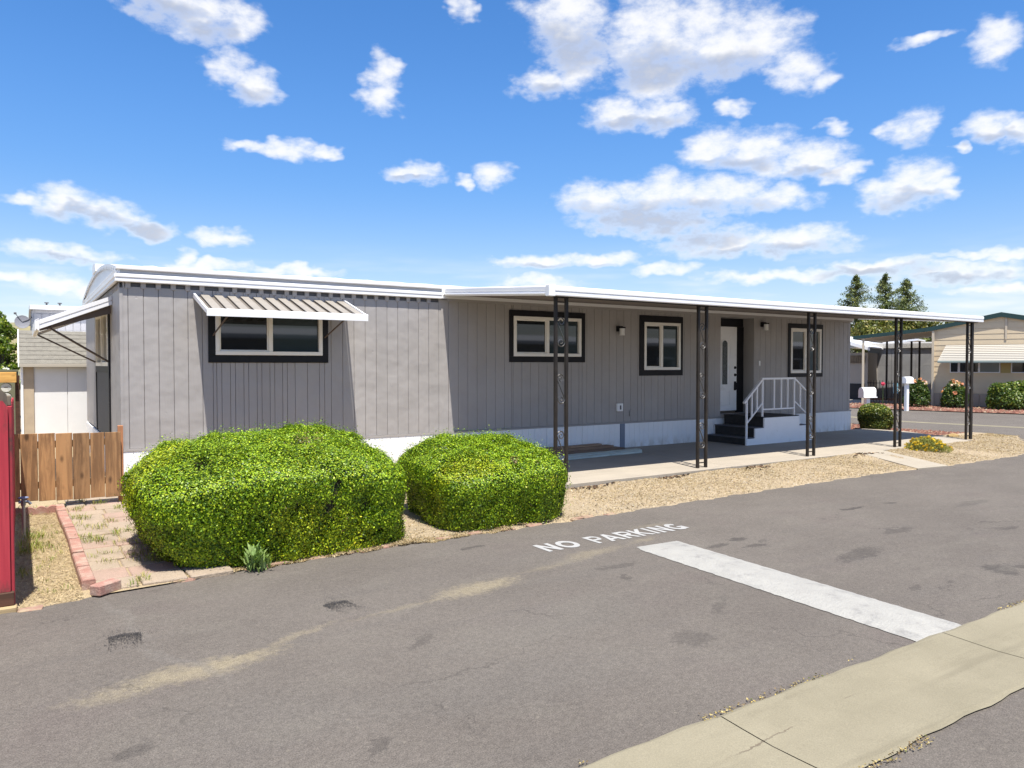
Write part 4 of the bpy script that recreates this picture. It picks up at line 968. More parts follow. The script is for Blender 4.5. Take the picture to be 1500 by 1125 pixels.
# --- lumber lying on the patio by the skirting
def plank(name, a, b, w, z, h, m, label, group=None, cat='board', tip=0.):
    """flat board between two floor points"""
    mb = MB(); A = Vector((a[0], a[1], 0)); B = Vector((b[0], b[1], 0)); t = (B-A).normalized(); s_ = Vector((-t.y, t.x, 0))*w/2
    vs = []
    for zz in (z, z+h):
        vs += [A-s_+Vector((0,0,zz)), B-s_+Vector((0,0,zz+tip)), B+s_+Vector((0,0,zz+tip)), A+s_+Vector((0,0,zz))]
    mb.add(vs, [(0,3,2,1),(4,5,6,7),(0,1,5,4),(1,2,6,5),(2,3,7,6),(3,0,4,7)])
    return tag(mb.build(name, m, off=((a[0]+b[0])/2, (a[1]+b[1])/2, z)), label, cat, group)
plank('wooden_board', (6.4, -.42), (9.35, -.24), .30, .003, .05, M['board_brown'], 'lowest brown board lying on the patio against the white skirting', 'boards lying on the patio')
plank('wooden_board', (6.5, -.30), (9.15, -.16), .22, .055, .045, M['board_brown'], 'middle brown board stacked on the patio by the skirting', 'boards lying on the patio')
plank('wooden_board', (6.6, -.26), (8.9, -.12), .13, .102, .04, M['board_brown'], 'topmost brown board of the stack by the skirting', 'boards lying on the patio')
plank('wooden_board', (6.2, -.72), (9.55, -.60), .11, .003, .035, M['board_green'], 'pale grey green board on the patio just in front of the brown boards', 'boards lying on the patio')
plank('wooden_board', (6.0, -.90), (9.45, -.76), .10, .003, .04, M['board_green'], 'pale grey green board on the patio between two others like it', 'boards lying on the patio')
plank('wooden_board', (6.0, -1.12), (9.3, -.93), .09, .003, .035, M['board_green'], 'pale grey green board on the patio lying nearest to the road', 'boards lying on the patio')

# --- homes on the other side of the road, behind the viewpoint, mirrored in the window panes
def opposite(x0, x1, y, wallc, label):
    B = empty('mobile_home', ((x0+x1)/2, y, -.1), label, 'mobile home', 'homes across the road behind the viewpoint')
    mb = MB(); mb.box(x0, x1, y-7, y, -.1, 3.05); mb.build('wall', mat('far_wall_paint', wallc, .7), B)
    mb = MB(); mb.prism([(y+.35, 3.05), (y+.35, 3.25), (y-3.5, 3.75), (y-7.35, 3.25), (y-7.35, 3.05)], 'x', x0-.3, x1+.3); mb.build('roof', M['white_metal'], B)
    n = max(2, int((x1-x0)/4.2))
    for i in range(n):
        xa = x0 + (x1-x0)*(i+.3)/n; mb = MB(); rect_frame(mb, xa, xa+1.5, 1.3, 2.3, .08, y+.001, y+.05); w = mb.build('window', M['white'], B)
        mb = MB(); mb.box(xa+.08, xa+1.42, y+.002, y+.01, 1.38, 2.22); mb.build('pane', M['glass'], w)
opposite(-4, 12, -24, (.16,.15,.14), 'brown grey mobile home across the road, mirrored in the window under the awning')
opposite(16, 30, -25, (.22,.21,.19), 'tan mobile home across the road, mirrored in the window at the first post')
opposite(33, 56, -24.5, (.12,.12,.125), 'dark grey mobile home across the road, mirrored in the windows beside the door')

# ------------------------------------------------------------------ left side yard
mb = MB(); V = []; F = []
nx, ny = 40, 60
def zy(x, y): return -.092 + .005*math.sin(x*5+y*3) + .004*math.sin(x*11-y*7)
for i in range(nx+1):
    for j in range(ny+1):
        x_ = -4 + 4.3*i/nx; y_ = edge(x_) - .02 + (8 - edge(x_))*j/ny
        V.append((x_, y_, zy(x_, y_) + (.0 if j else -.03)))
for i in range(nx):
    for j in range(ny): F.append((i*(ny+1)+j, (i+1)*(ny+1)+j, (i+1)*(ny+1)+j+1, i*(ny+1)+j+1))
mb.add(V, F); M['yard'] = mat('straw_covered_soil', (.385, .30, .18), .95, (.32, .25, .15), 2.4, bump=.7, bscale=45, grime=(.22, .165, .105), gscale=6, fine=.3)
tag(mb.build('side_yard', M['yard'], smooth=True), kind='structure')
# paver path
M['paver'] = mat('tan_paver_stone', (0.348, 0.274, 0.200), .9, (0.311, 0.248, 0.185), 2.6, bump=.5, bscale=50, grime=(0.244, 0.192, 0.137), gscale=5, fine=.18)
M['paver2'] = mat('pink_paver_stone', (0.357, 0.247, 0.194), .9, (0.312, 0.228, 0.175), 2.6, bump=.5, bscale=50, grime=(0.251, 0.190, 0.144), gscale=5, fine=.18)
mb = MB(); mb.sheet([(-.78, -5.42), (.35, -5.32), (.35, -.1), (-.85, -.1)], -.071)
path = tag(mb.build('garden_path', M['yard']), kind='structure')
y = -.12; row = 0; rr = random.Random(4)
while y > -5.25:
    d = rr.uniform(.29, .36); x = -.775 + (.0 if row % 2 else -.0); first = rr.uniform(.22, .42)
    while x < .22:
        w = first if first else rr.uniform(.34, .46); first = None
        x1 = min(x + w, .34)
        if x1 - x > .08:
            mb = MB(); g_ = rr.uniform(.006, .014); dz = rr.uniform(-.006, .008); tl = rr.uniform(-.006, .006)
            mb.bbox(x+g_, x1-g_, y-d+g_, y-g_, -.12, -.052 + dz, .010)
            mb.v = [(v[0]+rr.uniform(-.004,.004), v[1]+rr.uniform(-.004,.004), v[2] + tl*(v[0]-x)/w) for v in mb.v]
            mb.build('paver', M['paver'] if rr.random() < .82 else M['paver2'], path)
        x = x1
    y -= d; row += 1
# red edging bricks along the path
M['redbrick'] = mat('red_concrete_edging', (.36,.185,.145), .9, (.32,.165,.125), 5., bump=.5, bscale=60, grime=(.40,.30,.235), gscale=6, glo=.42, ghi=.68, fine=.2)
ed = empty('path_edging', (-.8, -3, -.07), 'row of faded red edging blocks along the left side of the paver path', 'garden edging')
pts = [(-.845, -1.0), (-.835, -1.9), (-.80, -3.0), (-.80, -4.2), (-.785, -5.15)]
def along(t):
    q = t*(len(pts)-1); i = min(int(q), len(pts)-2); f = q - i; return Vector((pts[i][0]*(1-f)+pts[i+1][0]*f, pts[i][1]*(1-f)+pts[i+1][1]*f, 0))
nb = 7
for i in range(nb):
    a = along(i/nb + .004); b = along((i+1)/nb - .004); t = (b-a).normalized(); s_ = Vector((-t.y, t.x, 0))*.052
    mb = MB(); lo = Vector((0,0,-.12)); hi = Vector((0,0,-.008 + rr.uniform(-.004,.004))); c_ = s_*.85
    mb.add([a-s_+lo, b-s_+lo, b+s_+lo, a+s_+lo, a-s_+hi-Vector((0,0,.012)), b-s_+hi-Vector((0,0,.012)), b+s_+hi-Vector((0,0,.012)), a+s_+hi-Vector((0,0,.012)), a-c_+hi, b-c_+hi, b+c_+hi, a+c_+hi],
           [(0,3,2,1),(0,1,5,4),(1,2,6,5),(2,3,7,6),(3,0,4,7),(4,5,9,8),(5,6,10,9),(6,7,11,10),(7,4,8,11),(8,9,10,11)])
    mb.build('edging_block', M['redbrick'], ed)
mb = MB(); mb.bbox(-.11, .11, -.055, .055, 0, .085, .008)
o = mb.build('loose_brick', M['redbrick'], off=(0,0,0)); o.location = (-.68, -5.36, -.075); o.rotation_euler = (0, 0, R(38)); tag(o, 'single loose red brick at the road end of the path edging', 'brick')
# flush bricks where the yard and bushes meet the road
M['oldbrick'] = mat('dusty_red_brick', (.30,.165,.125), .95, (.27,.17,.12), 6., bump=.6, bscale=50, grime=(.34,.26,.17), gscale=9, glo=.42, ghi=.65)
fb = empty('flush_brick_edging', (1, -5.3, -.08), 'half buried worn red bricks in a row along the road edge under the bushes', 'garden edging')
x = -1.28
while x < 5.2:
    L = rr.uniform(.16, .24)
    if not (-.8 < x < -.35) and rr.random() < .5:
        mb = MB(); ye = edge(x+L/2) + .03 + rr.uniform(-.012,.012); mb.bbox(x, x+L-.015, ye-.045, ye+.045, -.14, -.07 + rr.uniform(-.010, .006), .012)
        mb.v = [(v[0]+rr.uniform(-.008,.008), v[1]+rr.uniform(-.01,.01), v[2]+rr.uniform(-.006,.004)) for v in mb.v]
        mb.build('brick', M['oldbrick'], fb)
    x += L
# scalloped edging piece in front of the gate
mb = MB(); n = 40; V = []; 
prof = [(-1.36 + .5*i/n, -.02 + .028*abs(math.sin(math.pi*4*i/n))) for i in range(n+1)]
mb.prism([(-1.36, -.12)] + prof + [(-.86, -.12)][0:1], 'y', -1.20, -1.13)
tag(mb.build('scalloped_edging', M['redbrick']), 'short scalloped red concrete edging piece lying before the wooden gate', 'garden edging')
# garden tap standing in the yard
tp = empty('garden_tap', (-1.235, -2.6, -.085), 'small grey garden tap on a thin standpipe between the red fence and the gate', 'garden tap')
mb = MB(); mb.tube([(-1.235, -2.6, -.12), (-1.235, -2.6, .26)], .017, 8); mb.build('pipe', mat('galvanised_pipe', (.42, .42, .43), .45, metal=.6), tp)
mb = MB(); mb.tube([(-1.235, -2.6, .26), (-1.235, -2.6, .32)], .024, 8); mb.tube([(-1.28, -2.6, .30), (-1.19, -2.6, .30), (-1.165, -2.6, .27)], .016, 8); mb.build('spout', mat('tap_metal', (.33, .34, .37), .4, metal=.7), tp)
mb = MB(); mb.tube([(-1.235 + .045*math.cos(a), -2.6 + .045*math.sin(a), .345) for a in [2*math.pi*i/10 for i in range(11)]], .008, 5); mb.bar((-1.275,-2.6,.345), (-1.195,-2.6,.345), .01); mb.bar((-1.235,-2.6,.32), (-1.235,-2.6,.35), .012); mb.build('handle', mat('blue_grey_handle', (.20,.24,.36), .5), tp)

# wooden gate
G_ = empty('wooden_gate', (-.73, -.95, 0), 'low weathered brown plank gate between the red fence and the grey home', 'gate')
bx = [-1.47, -1.262, -1.07, -.88, -.688, -.49, -.318, -.125]
for i, (a, b) in enumerate(zip(bx[:-1], bx[1:])):
    zt_ = .912 - .004*i + rr.uniform(-.006, .006); zb_ = .055 - .006*i + rr.uniform(-.006, .006)
    mb = MB(); mb.bbox(a+.0035, b-.0035, -.97+rr.uniform(-.004,.004), -.948, zb_, zt_, .003); mb.build('plank', M['cedar'], G_)
for zz in (.2, .72):
    mb = MB(); mb.bbox(-1.46, -.13, -.944, -.905, zz, zz+.085, .004); mb.build('rail', M['cedar'], G_)
mb = MB(); mb.bbox(-.155, -.09, -.90, -.835, -.1, .965, .005); o = mb.build('gate_post', wood('orange_post', (.42,.20,.10),(.3,.15,.08),(.12,.07,.05))); tag(o, 'short orange brown post at the right end of the gate by the house corner', 'post')
# red fence by the road
Fn = empty('red_fence', (-1.33, -5.42, -.1), 'faded red plank fence with bare weathered top at the left edge by the road', 'fence')
bx = [-1.320, -1.51, -1.685, -1.84, -2.0, -2.16, -2.32, -2.47, -2.63, -2.79, -2.94, -3.1, -3.25, -3.42]
for i, (b, a) in enumerate(zip(bx[:-1], bx[1:])):
    zt_ = 1.50 + rr.uniform(-.015, .015); mb = MB()
    mb.prism([(a+.004, .06), (b-.004, .06), (b-.004, zt_-.05), (b-.035, zt_), (a+.035, zt_), (a+.004, zt_-.05)], 'y', -5.445, -5.425); mb.build('plank', M['red_wood'], Fn)
    mb = MB(); mb.prism([(a+.006, zt_-.045), (b-.006, zt_-.045), (b-.01, zt_+.05), (b-.05, zt_+.085), (a+.05, zt_+.085), (a+.01, zt_+.05)], 'y', -5.420, -5.402); mb.build('cap_board', M['grey_wood'], Fn)
mb = MB(); mb.bbox(-1.36, -1.296, -5.418, -5.352, -.1, 1.47, .006); mb.build('post', M['red_wood'], Fn)
mb = MB(); mb.bbox(-1.354, -1.302, -5.412, -5.358, 1.471, 1.55, .006); mb.build('post_top', M['grey_wood'], Fn)
y_ = -5.33
while y_ < -1.05:
    mb = MB(); mb.bbox(-1.338, -1.318, y_+.004, y_+.146, -.06, 1.44 + rr.uniform(-.02, .02) - .02*(y_+5.3), .004); mb.build('plank', M['red_wood'], Fn); y_ += .15
mb = MB(); mb.bbox(-3.45, -1.30, -5.46, -5.40, -.045, .058, .006); mb.build('beam', M['brown_beam'], Fn)
mb = MB(); mb.bbox(-3.45, -1.285, -5.50, -5.39, -.14, -.047, .008); mb.build('sleeper', M['sleeper'], Fn)

# white shed behind the home
Sx0, Sx1, Sy = -1.22, 1.9, 7.62
sh = empty('garden_shed', (-1.2, 7.6, -.1), 'white garden shed with grey shingled roof beyond the wooden gate', 'shed')
M['shed_white'] = mat('shed_white_paint', (.74, .735, .72), .6, (.70, .695, .68), 2.)
mb = MB(); mb.box(Sx0+.22, Sx1, Sy+.02, Sy+3, -.1, 1.80); mb.build('wall', M['shed_white'], sh)
for a, b in ((Sx0+.22, -.36), (-.355, .36), (.365, 1.1)):
    mb = MB(); mb.bbox(a+.003, b-.003, Sy-.002, Sy+.018, -.08, 1.74, .004); mb.build('wall_panel', M['shed_white'], sh)
mb = MB(); mb.bbox(Sx0+.02, Sx0+.218, Sy-.03, Sy+.02, -.1, 1.76, .004); mb.build('corner_board', mat('tan_board', (.46,.37,.26), .8, (.40,.32,.23), 4.), sh)
mb = MB(); mb.bbox(Sx0-.03, Sx0+.018, Sy-.06, Sy+.0, -.1, 1.80, .004); mb.build('edge_trim', M['white'], sh)
mb = MB(); mb.prism([(Sy-.17, 1.765), (Sy-.17, 1.80), (Sy+.85, 2.58), (Sy+3.1, 1.80), (Sy+3.1, 1.765), (Sy+.85, 2.54)], 'x', Sx0-.04, Sx1+.1); rf = mb.build('roof', mat('roof_deck', (.2,.19,.17), .9), sh)
M['shingle'] = mat('grey_tan_shingle', (.215, .20, .165), .95, (.175, .162, .135), 9., bump=.6, bscale=80, fine=.2)
rows_ = 8
for j in range(rows_):
    t0 = j/rows_; t1 = (j+1.12)/rows_; x = Sx0 - .05 - (.15 if j % 2 else 0)
    while x < 1.0:
        w = .3; a = max(x, Sx0-.05); b = min(x+w-.006, 1.0)
        if b - a > .03:
            p0 = (Sy-.19 + 1.02*t0, 1.802 + .78*t0 + .016); p1 = (Sy-.19 + 1.02*min(t1,1.0), 1.802 + .78*min(t1,1.0) + .003); dz = rr.uniform(0, .004)
            mb = MB(); mb.add([(a,p0[0],p0[1]+dz),(b,p0[0],p0[1]+dz),(b,p1[0],p1[1]),(a,p1[0],p1[1]),(a,p0[0],p0[1]-.012),(b,p0[0],p0[1]-.012)], [(0,1,2,3),(4,5,1,0)])
            mb.build('shingle', M['shingle'], rf)
        x += w
mb = MB(); mb.bbox(Sx0-.05, Sx1, Sy-.20, Sy-.172, 1.74, 1.81, .004); mb.build('eave_board', mat('eave_board_paint', (.42,.38,.31), .8), sh)
mb = MB(); mb.prism([(Sy-.19, 1.74), (Sy-.19, 1.83), (Sy+.85, 2.61), (Sy+.85, 2.51)], 'x', Sx0-.075, Sx0-.055); mb.build('rake_trim', M['white'], sh)
# stacked firewood with white cut ends
M['cutend'] = mat('pale_cut_wood', (.62, .60, .52), .8, (.5, .5, .44), 12., grime=(.3, .3, .27), gscale=10)
k_ = 0
for (cx, cz) in ((-1.52, 1.27), (-1.52, 1.05), (-1.82, 1.49), (-1.82, 1.29), (-1.82, 1.07), (-1.82, .86), (-1.52, .84), (-1.52, .63), (-1.82, .65), (-1.52, .42), (-1.82, .44), (-1.52, .21), (-1.82, .23), (-1.52, .0), (-1.82, .02)):
    mb = MB(); mb.tube([(0, 0, 0), (0, .02, 0), (0, .5, 0)], .103, 14); o = mb.build('firewood_log', mat('log_bark', (.16,.11,.07), .9) if 'log_bark' not in bpy.data.materials else bpy.data.materials['log_bark'], off=(0,0,0))
    o.location = (cx + rr.uniform(-.01,.01), 8.3, cz); BASE[o.name] = Vector()
    mb = MB(); mb.tube([(0, -.006, 0), (0, -.001, 0)], .1, 14); mb.build('cut_end', M['cutend'], o)
    mb = MB(); mb.box(-.04, .035, -.0095, -.0065, .002, .016); mb.build('crack', M['brown_beam'], o)
    side, rank = ('right', [0,1,6,7,9,11,13]) if cx > -1.7 else ('left', [2,3,4,5,8,10,12,14])
    w_ = ['topmost', 'second from the top', 'third from the top', 'fourth from the top', 'fifth from the top', 'third from the ground', 'second from the ground', 'lowest'][rank.index(k_)]
    if side == 'right' and rank.index(k_) >= 5: w_ = ['second from the ground', 'lowest'][rank.index(k_)-5]
    tag(o, 'pale log end, ' + w_ + ' in the ' + side + ' column behind the red fence', 'log', 'firewood logs stacked behind the red fence'); k_ += 1
mb = MB(); mb.bbox(-1.715, -1.33, 8.25, 8.75, 1.385, 1.62, .006); tag(mb.build('timber_block', M['yellow_wood']), 'yellow timber block lying on top of the stacked logs', 'timber')
mb = MB(); mb.bbox(-1.36, -1.27, 8.4, 8.5, -.1, 1.55, .006); tag(mb.build('wooden_post', M['brown_beam']), 'dark wooden post between the log stack and the white shed', 'post')
mb = MB(); mb.box(-8, -1.3, 10.4, 10.55, -.1, 1.62); mb.box(-8, -1.3, 10.36, 10.58, 1.621, 1.67); tag(mb.build('garden_wall', mat('olive_wall_paint', (.20,.19,.11), .9, (.15,.15,.09), 3.)), 'low olive brown garden wall behind the stacked logs', 'wall')

# home in the next row
BH = empty('mobile_home', (-.94, 14, 0), 'pale grey mobile home with white roof in the next row behind the shed', 'mobile home')
M['bh_wall'] = mat('pale_grey_siding', (.42,.41,.42), .6, (.38,.375,.385), 2.)
mb = MB(); mb.prism([(14, -.1), (20, -.1), (20, 3.2), (17, 3.6), (14, 3.42)], 'x', -.94, 14); mb.build('wall', M['bh_wall'], BH)
for i in range(30):
    mb = MB(); mb.bbox(-.9+.2*i, -.9+.2*i+.185, 13.98, 13.999, 2.3, 3.3, .004); mb.build('siding_board', M['bh_wall'], BH)
mb = MB(); mb.prism([(13.85, 3.42), (13.85, 3.55), (17, 3.72), (20.15, 3.3), (20.15, 3.2), (17, 3.6)], 'x', -1.0, 14.1); rf2 = mb.build('roof', M['white_metal'], BH)
for (xx, yy) in ((-.55, 15.2), (-.2, 15.2)):
    mb = MB(); mb.tube([(xx, yy, 3.5), (xx, yy, 3.70)], .025, 8); mb.tube([(xx, yy, 3.70), (xx, yy, 3.73)], .06, 8); mb.build('roof_vent', M['grey_dark'], rf2)
mb = MB(); mb.prism([(12.4, 2.70), (12.4, 2.745), (13.95, 2.80), (13.95, 2.75)], 'x', -.95, 9); pr = mb.build('porch_roof', M['white_metal'], BH)
mb = MB()
for i in range(34):
    x = -.95 + .3*i; mb.prism([(x, 2.72), (x+.3, 2.72), (x+.27, 2.62), (x+.15, 2.56), (x+.03, 2.62)], 'y', 12.38, 12.395)
mb.build('scalloped_valance', M['cream'], pr)
for xx in (-.75, -.2, 3, 6):
    mb = MB(); mb.bbox(xx-.05, xx+.05, 12.45, 12.55, -.1, 2.70, .005); mb.build('porch_post', M['cream'], BH)
ds = empty('satellite_dish', (-1.1, 14.3, 3.0), 'thin satellite dish seen edge on at the end of the white roofed home', 'satellite dish')
mb = MB()
for i in range(5):
    pass
nd = 14; V = [(0,0,0)]; F = []
for j, rr_ in enumerate((.07, .14, .2)):
    for i in range(nd): a = 2*math.pi*i/nd; V.append((rr_*math.cos(a), rr_*math.sin(a), .5*rr_**2))
for i in range(nd): F.append((0, 1+i, 1+(i+1) % nd))
for j in range(2):
    for i in range(nd): F.append((1+j*nd+i, 1+(j+1)*nd+i, 1+(j+1)*nd+(i+1) % nd, 1+j*nd+(i+1) % nd))
rm = Matrix.Translation((-1.19, 14.3, 3.06)) @ Matrix.Rotation(R(-38), 4, 'Y') @ Matrix.Rotation(R(82), 4, 'X') @ Matrix.Rotation(R(8), 4, 'Y')
mb.add([rm @ Vector(v) for v in V], F); mb.add([rm @ (Vector(v) - Vector((0,0,.012))) for v in V], [f[::-1] for f in F])
mb.build('dish', mat('dish_grey', (.22,.22,.24), .5), ds, normals=False)
mb = MB(); mb.tube([(-.94, 14.3, 3.22), (-1.05, 14.3, 3.12), (-1.19, 14.3, 3.06)], .016, 6); mb.tube([(-1.19, 14.3, 3.05), (-1.36, 14.3, 3.30)], .010, 5); mb.bbox(-1.40, -1.33, 14.27, 14.33, 3.28, 3.34, .01); mb.build('mount_arm', M['grey_dark'], ds)

# ------------------------------------------------------------------ clipped bushes
GREEN = [(.29,.41,.014), (.20,.33,.014), (.38,.48,.018), (.075,.155,.012), (.48,.50,.03), (.045,.09,.010), (.20,.14,.05)]
GW = [4, 4, 2.0, 2.6, .2, 1.6, .12]
def rounded_box_points(n, x0, x1, y0, y1, z0, ztop, rnd, seed, taper=.0, lump=.05, depth=.10, zs_=.35):
    """points over the skin of a clipped, slightly lumpy bush, with outward normals; ztop is a function of x,y"""
    r = np.random.default_rng(seed); cx, cy = (x0+x1)/2, (y0+y1)/2; hx, hy = (x1-x0)/2, (y1-y0)/2
    Z = (ztop(cx, cy) - z0)
    # superellipsoid sampling by rejection-free direction casting
    th = r.uniform(0, 2*math.pi, n*2); u = r.uniform(-.55, 1, n*2)
    # mix: side points and top points by area
    Atop = 4*hx*hy; As = 2*(2*hx+2*hy)*Z*.95; m = r.random(n*2) < Atop/(Atop+As)
    P = np.empty((n*2, 3)); N = np.zeros((n*2, 3))
    P[:,0] = r.uniform(-1, 1, n*2); P[:,1] = r.uniform(-1, 1, n*2); P[:,2] = 1
    N[m] = (0,0,1)
    k_ = ~m; q = r.random(n*2)*(2*hx+2*hy)*2; s = q.copy()
    e0, e1, e2 = 2*hx, 2*hx+2*hy, 4*hx+2*hy
    a = k_ & (s < e0); P[a,0] = s[a]/hx - 1; P[a,1] = -1; N[a] = (0,-1,0)
    a = k_ & (s >= e0) & (s < e1); P[a,1] = (s[a]-e0)/hy - 1; P[a,0] = 1; N[a] = (1,0,0)
    a = k_ & (s >= e1) & (s < e2); P[a,0] = (s[a]-e1)/hx - 1; P[a,1] = 1; N[a] = (0,1,0)
    a = k_ & (s >= e2); P[a,1] = (s[a]-e2)/hy - 1; P[a,0] = -1; N[a] = (-1,0,0)
    P[k_,2] = r.random(k_.sum())
    # round the box: shrink towards a superellipse
    pw = rnd; zz = P[:,2].copy(); zc = np.where(zz > zs_, (zz-zs_)/(1-zs_), 0)
    nr = (np.abs(P[:,0])**pw + np.abs(P[:,1])**pw + zc**pw)**(1/pw)
    Q = P.copy(); Q[:,0] /= nr; Q[:,1] /= nr; Q[:,2] = np.where(zz > zs_, zs_ + (1-zs_)*zc/nr, zz)
    gr = np.stack([np.sign(P[:,0])*np.abs(Q[:,0])**(pw-1)/hx, np.sign(P[:,1])*np.abs(Q[:,1])**(pw-1)/hy, (np.maximum(Q[:,2]-zs_,0)/(1-zs_))**(pw-1)/(Z*(1-zs_))], 1)
    N = gr/np.linalg.norm(gr, axis=1)[:,None]
    W = np.stack([cx + hx*Q[:,0], cy + hy*Q[:,1], Q[:,2]], 1)
    tz = np.array([ztop(a_, b_) for a_, b_ in zip(W[:,0], W[:,1])]); W[:,2] = z0 + (tz - z0)*W[:,2]
    # tuck the foot in
    foot = np.clip((.62 - Q[:,2])/.62, 0, 1); W[:,0] -= (W[:,0]-cx)*np.where(W[:,0] < cx, taper, .04)*foot; W[:,1] -= (W[:,1]-cy)*.13*foot
    W += N*(.055*snoise(W, 1.7, seed+30) + lump*snoise(W, 3.2, seed) + lump*.55*snoise(W, 8.5, seed+1) + lump*.25*snoise(W, 21., seed+2))[:,None]
    W -= N*(np.abs(r.normal(0, depth*.5, n*2)))[:,None]
    hole = snoise(W, 11., seed+5) + .6*snoise(W, 25., seed+6)
    keep = (hole > -1.0 + .35*r.random(n*2)); W, N = W[keep][:n], N[keep][:n]
    return W, N
def hedge(label, x0, x1, y0, y1, z0, ztop, n, seed, rnd=5., size=.036, taper=.12, group='clipped green bushes between the road and the grey home', stems=8, lump=.085, pal=GREEN, gw=GW):
    b = empty('clipped_bush', ((x0+x1)/2, (y0+y1)/2, z0), label, 'bush', group)
    P, N = rounded_box_points(n, x0, x1, y0, y1, z0 + .02, ztop, rnd, seed, taper, lump, .14, .5)
    P = P - np.array(b.location); N = N.copy(); N[:,2] = np.where(N[:,2] < .5, N[:,2] - .38, N[:,2] + .25)
    # sprigs standing proud of the clipped surface
    r = np.random.default_rng(seed+40); ns = n//9; idx = r.choice(len(P), ns); Ps = P[idx] + N[idx]*np.abs(r.normal(.0, .035, ns))[:,None]
    P = np.concatenate([P, Ps]); N = np.concatenate([N, N[idx]])
    cols = pick(len(P), pal, gw, seed, .14)
    pt = np.clip(snoise(P, 4., seed+7)*.5 + .5, 0, 1)[:,None]; cols = cols*(.82 + .3*pt)
    yl = (snoise(P, 3., seed+9) > .62)[:,None]; cols = np.where(yl, cols*np.array([1.3,1.1,1.1]), cols); br = (snoise(P, 5.5, seed+19) > .98)[:,None]; cols = np.where(br & (np.random.default_rng(seed).random((len(P),1)) < .45), np.array([.20,.135,.06]), cols)
    leaf_object('foliage', P, N, size, .62, M['hedge_leaf'], cols, b, seed, .40)
    # twiggy inner mass and stems
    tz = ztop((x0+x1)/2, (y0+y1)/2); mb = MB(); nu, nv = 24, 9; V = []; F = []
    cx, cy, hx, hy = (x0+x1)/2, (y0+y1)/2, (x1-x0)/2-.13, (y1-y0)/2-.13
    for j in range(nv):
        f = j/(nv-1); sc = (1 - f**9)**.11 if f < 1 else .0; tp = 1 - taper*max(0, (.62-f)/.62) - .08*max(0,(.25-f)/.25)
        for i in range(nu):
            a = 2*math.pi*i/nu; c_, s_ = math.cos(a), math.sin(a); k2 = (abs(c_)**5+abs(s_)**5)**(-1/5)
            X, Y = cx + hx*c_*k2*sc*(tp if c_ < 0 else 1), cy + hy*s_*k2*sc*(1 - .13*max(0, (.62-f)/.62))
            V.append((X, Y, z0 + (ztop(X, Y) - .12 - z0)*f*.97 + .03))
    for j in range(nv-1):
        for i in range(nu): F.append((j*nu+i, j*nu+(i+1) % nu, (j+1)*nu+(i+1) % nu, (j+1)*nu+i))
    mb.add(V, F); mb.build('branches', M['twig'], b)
    rr_ = random.Random(seed)
    for i in range(stems):
        mb = MB(); X, Y = rr_.uniform(x0+.35, x1-.25), rr_.uniform(y0+.2, y1-.25)
        mb.tube([(X, Y, z0-.03), (X+rr_.uniform(-.06,.06), Y+rr_.uniform(-.06,.06), z0+.3)], .022, 6)
        mb.build('stem', M['bark'], b)
    return b
M['hedge_leaf'] = leaf_mat('hedge_leaf', .45, .10, .35)
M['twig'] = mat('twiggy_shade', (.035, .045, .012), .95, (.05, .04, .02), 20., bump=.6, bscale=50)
M['bark'] = mat('brown_bark', (.11, .08, .055), .95, (.07, .05, .035), 15., bump=.6, bscale=60)
def top1(x, y): return 1.02 + .05*math.exp(-((x-1.1)/.7)**2) - .10*max(0, (x-1.4))**1.5 - .17*max(0., (-4.1-y))**1.3 - (.24*max(0, .4-x)**1.3)
def top2(x, y): return .80 + .06*math.exp(-((x-3.9)/.7)**2) - .22*max(0., (-4.1-y))**1.3 - .1*max(0, x-3.9)
hedge('larger and nearer clipped green bush by the paver path, below the slatted awning', -.42, 2.33, -5.30, -3.10, -.09, top1, 270000, 11, rnd=4.6, size=.0215, taper=.2)
hedge('smaller low clipped green bush left of the first carport post', 2.60, 4.46, -5.15, -3.36, -.09, top2, 180000, 12, rnd=3.8, lump=.08, size=.0215, taper=.15)

# weeds: a thistle before the larger bush, tufts on path and yard, grass by the gate
def tuft(name, label, cat, pts, hgt, pal, seed, nblade=14, spread=.05, group=None, parent=None, wide=.16):
    r = np.random.default_rng(seed); P = []; N = []; 
    mb = MB(); V = []; F = []; C = []
    for (x, y, z, s) in pts:
        for b in range(max(3, int(nblade*s))):
            a = r.uniform(0, 6.28); l = hgt*s*r.uniform(.5, 1.2); le = r.uniform(.25, .95); bx, by = x + r.normal(0, spread*s), y + r.normal(0, spread*s)
            w = l*wide*.5; ca, sa = math.cos(a), math.sin(a); i0 = len(V)
            V += [(bx - sa*w*.5, by + ca*w*.5, z), (bx + sa*w*.5, by - ca*w*.5, z), (bx + ca*l*le*.45 + sa*w, by + sa*l*le*.45 - ca*w, z + l*.6), (bx + ca*l*le*.45 - sa*w, by + sa*l*le*.45 + ca*w, z + l*.6), (bx + ca*l*le, by + sa*l*le, z + l*.85)]
            F += [(i0, i0+1, i0+2, i0+3), (i0+3, i0+2, i0+4)]; c = np.array(pal[r.integers(len(pal))])*r.uniform(.75, 1.25); C += [c, c]
    me = bpy.data.meshes.new(name); me.from_pydata(V, [], F); me.update()
    ca_ = me.attributes.new('leaf_colour', 'FLOAT_COLOR', 'FACE'); A = np.ones((len(F), 4), np.float32); A[:,:3] = C; ca_.data.foreach_set('color', A.reshape(-1))
    me.materials.append(M['leaf_dull']); o = bpy.data.objects.new(name, me); COL.objects.link(o)
    if parent: o.parent = parent
    return tag(o, label, cat, group)
WEED = [(.20,.25,.04), (.27,.29,.06), (.14,.19,.035), (.36,.31,.10)]
r = np.random.default_rng(44)
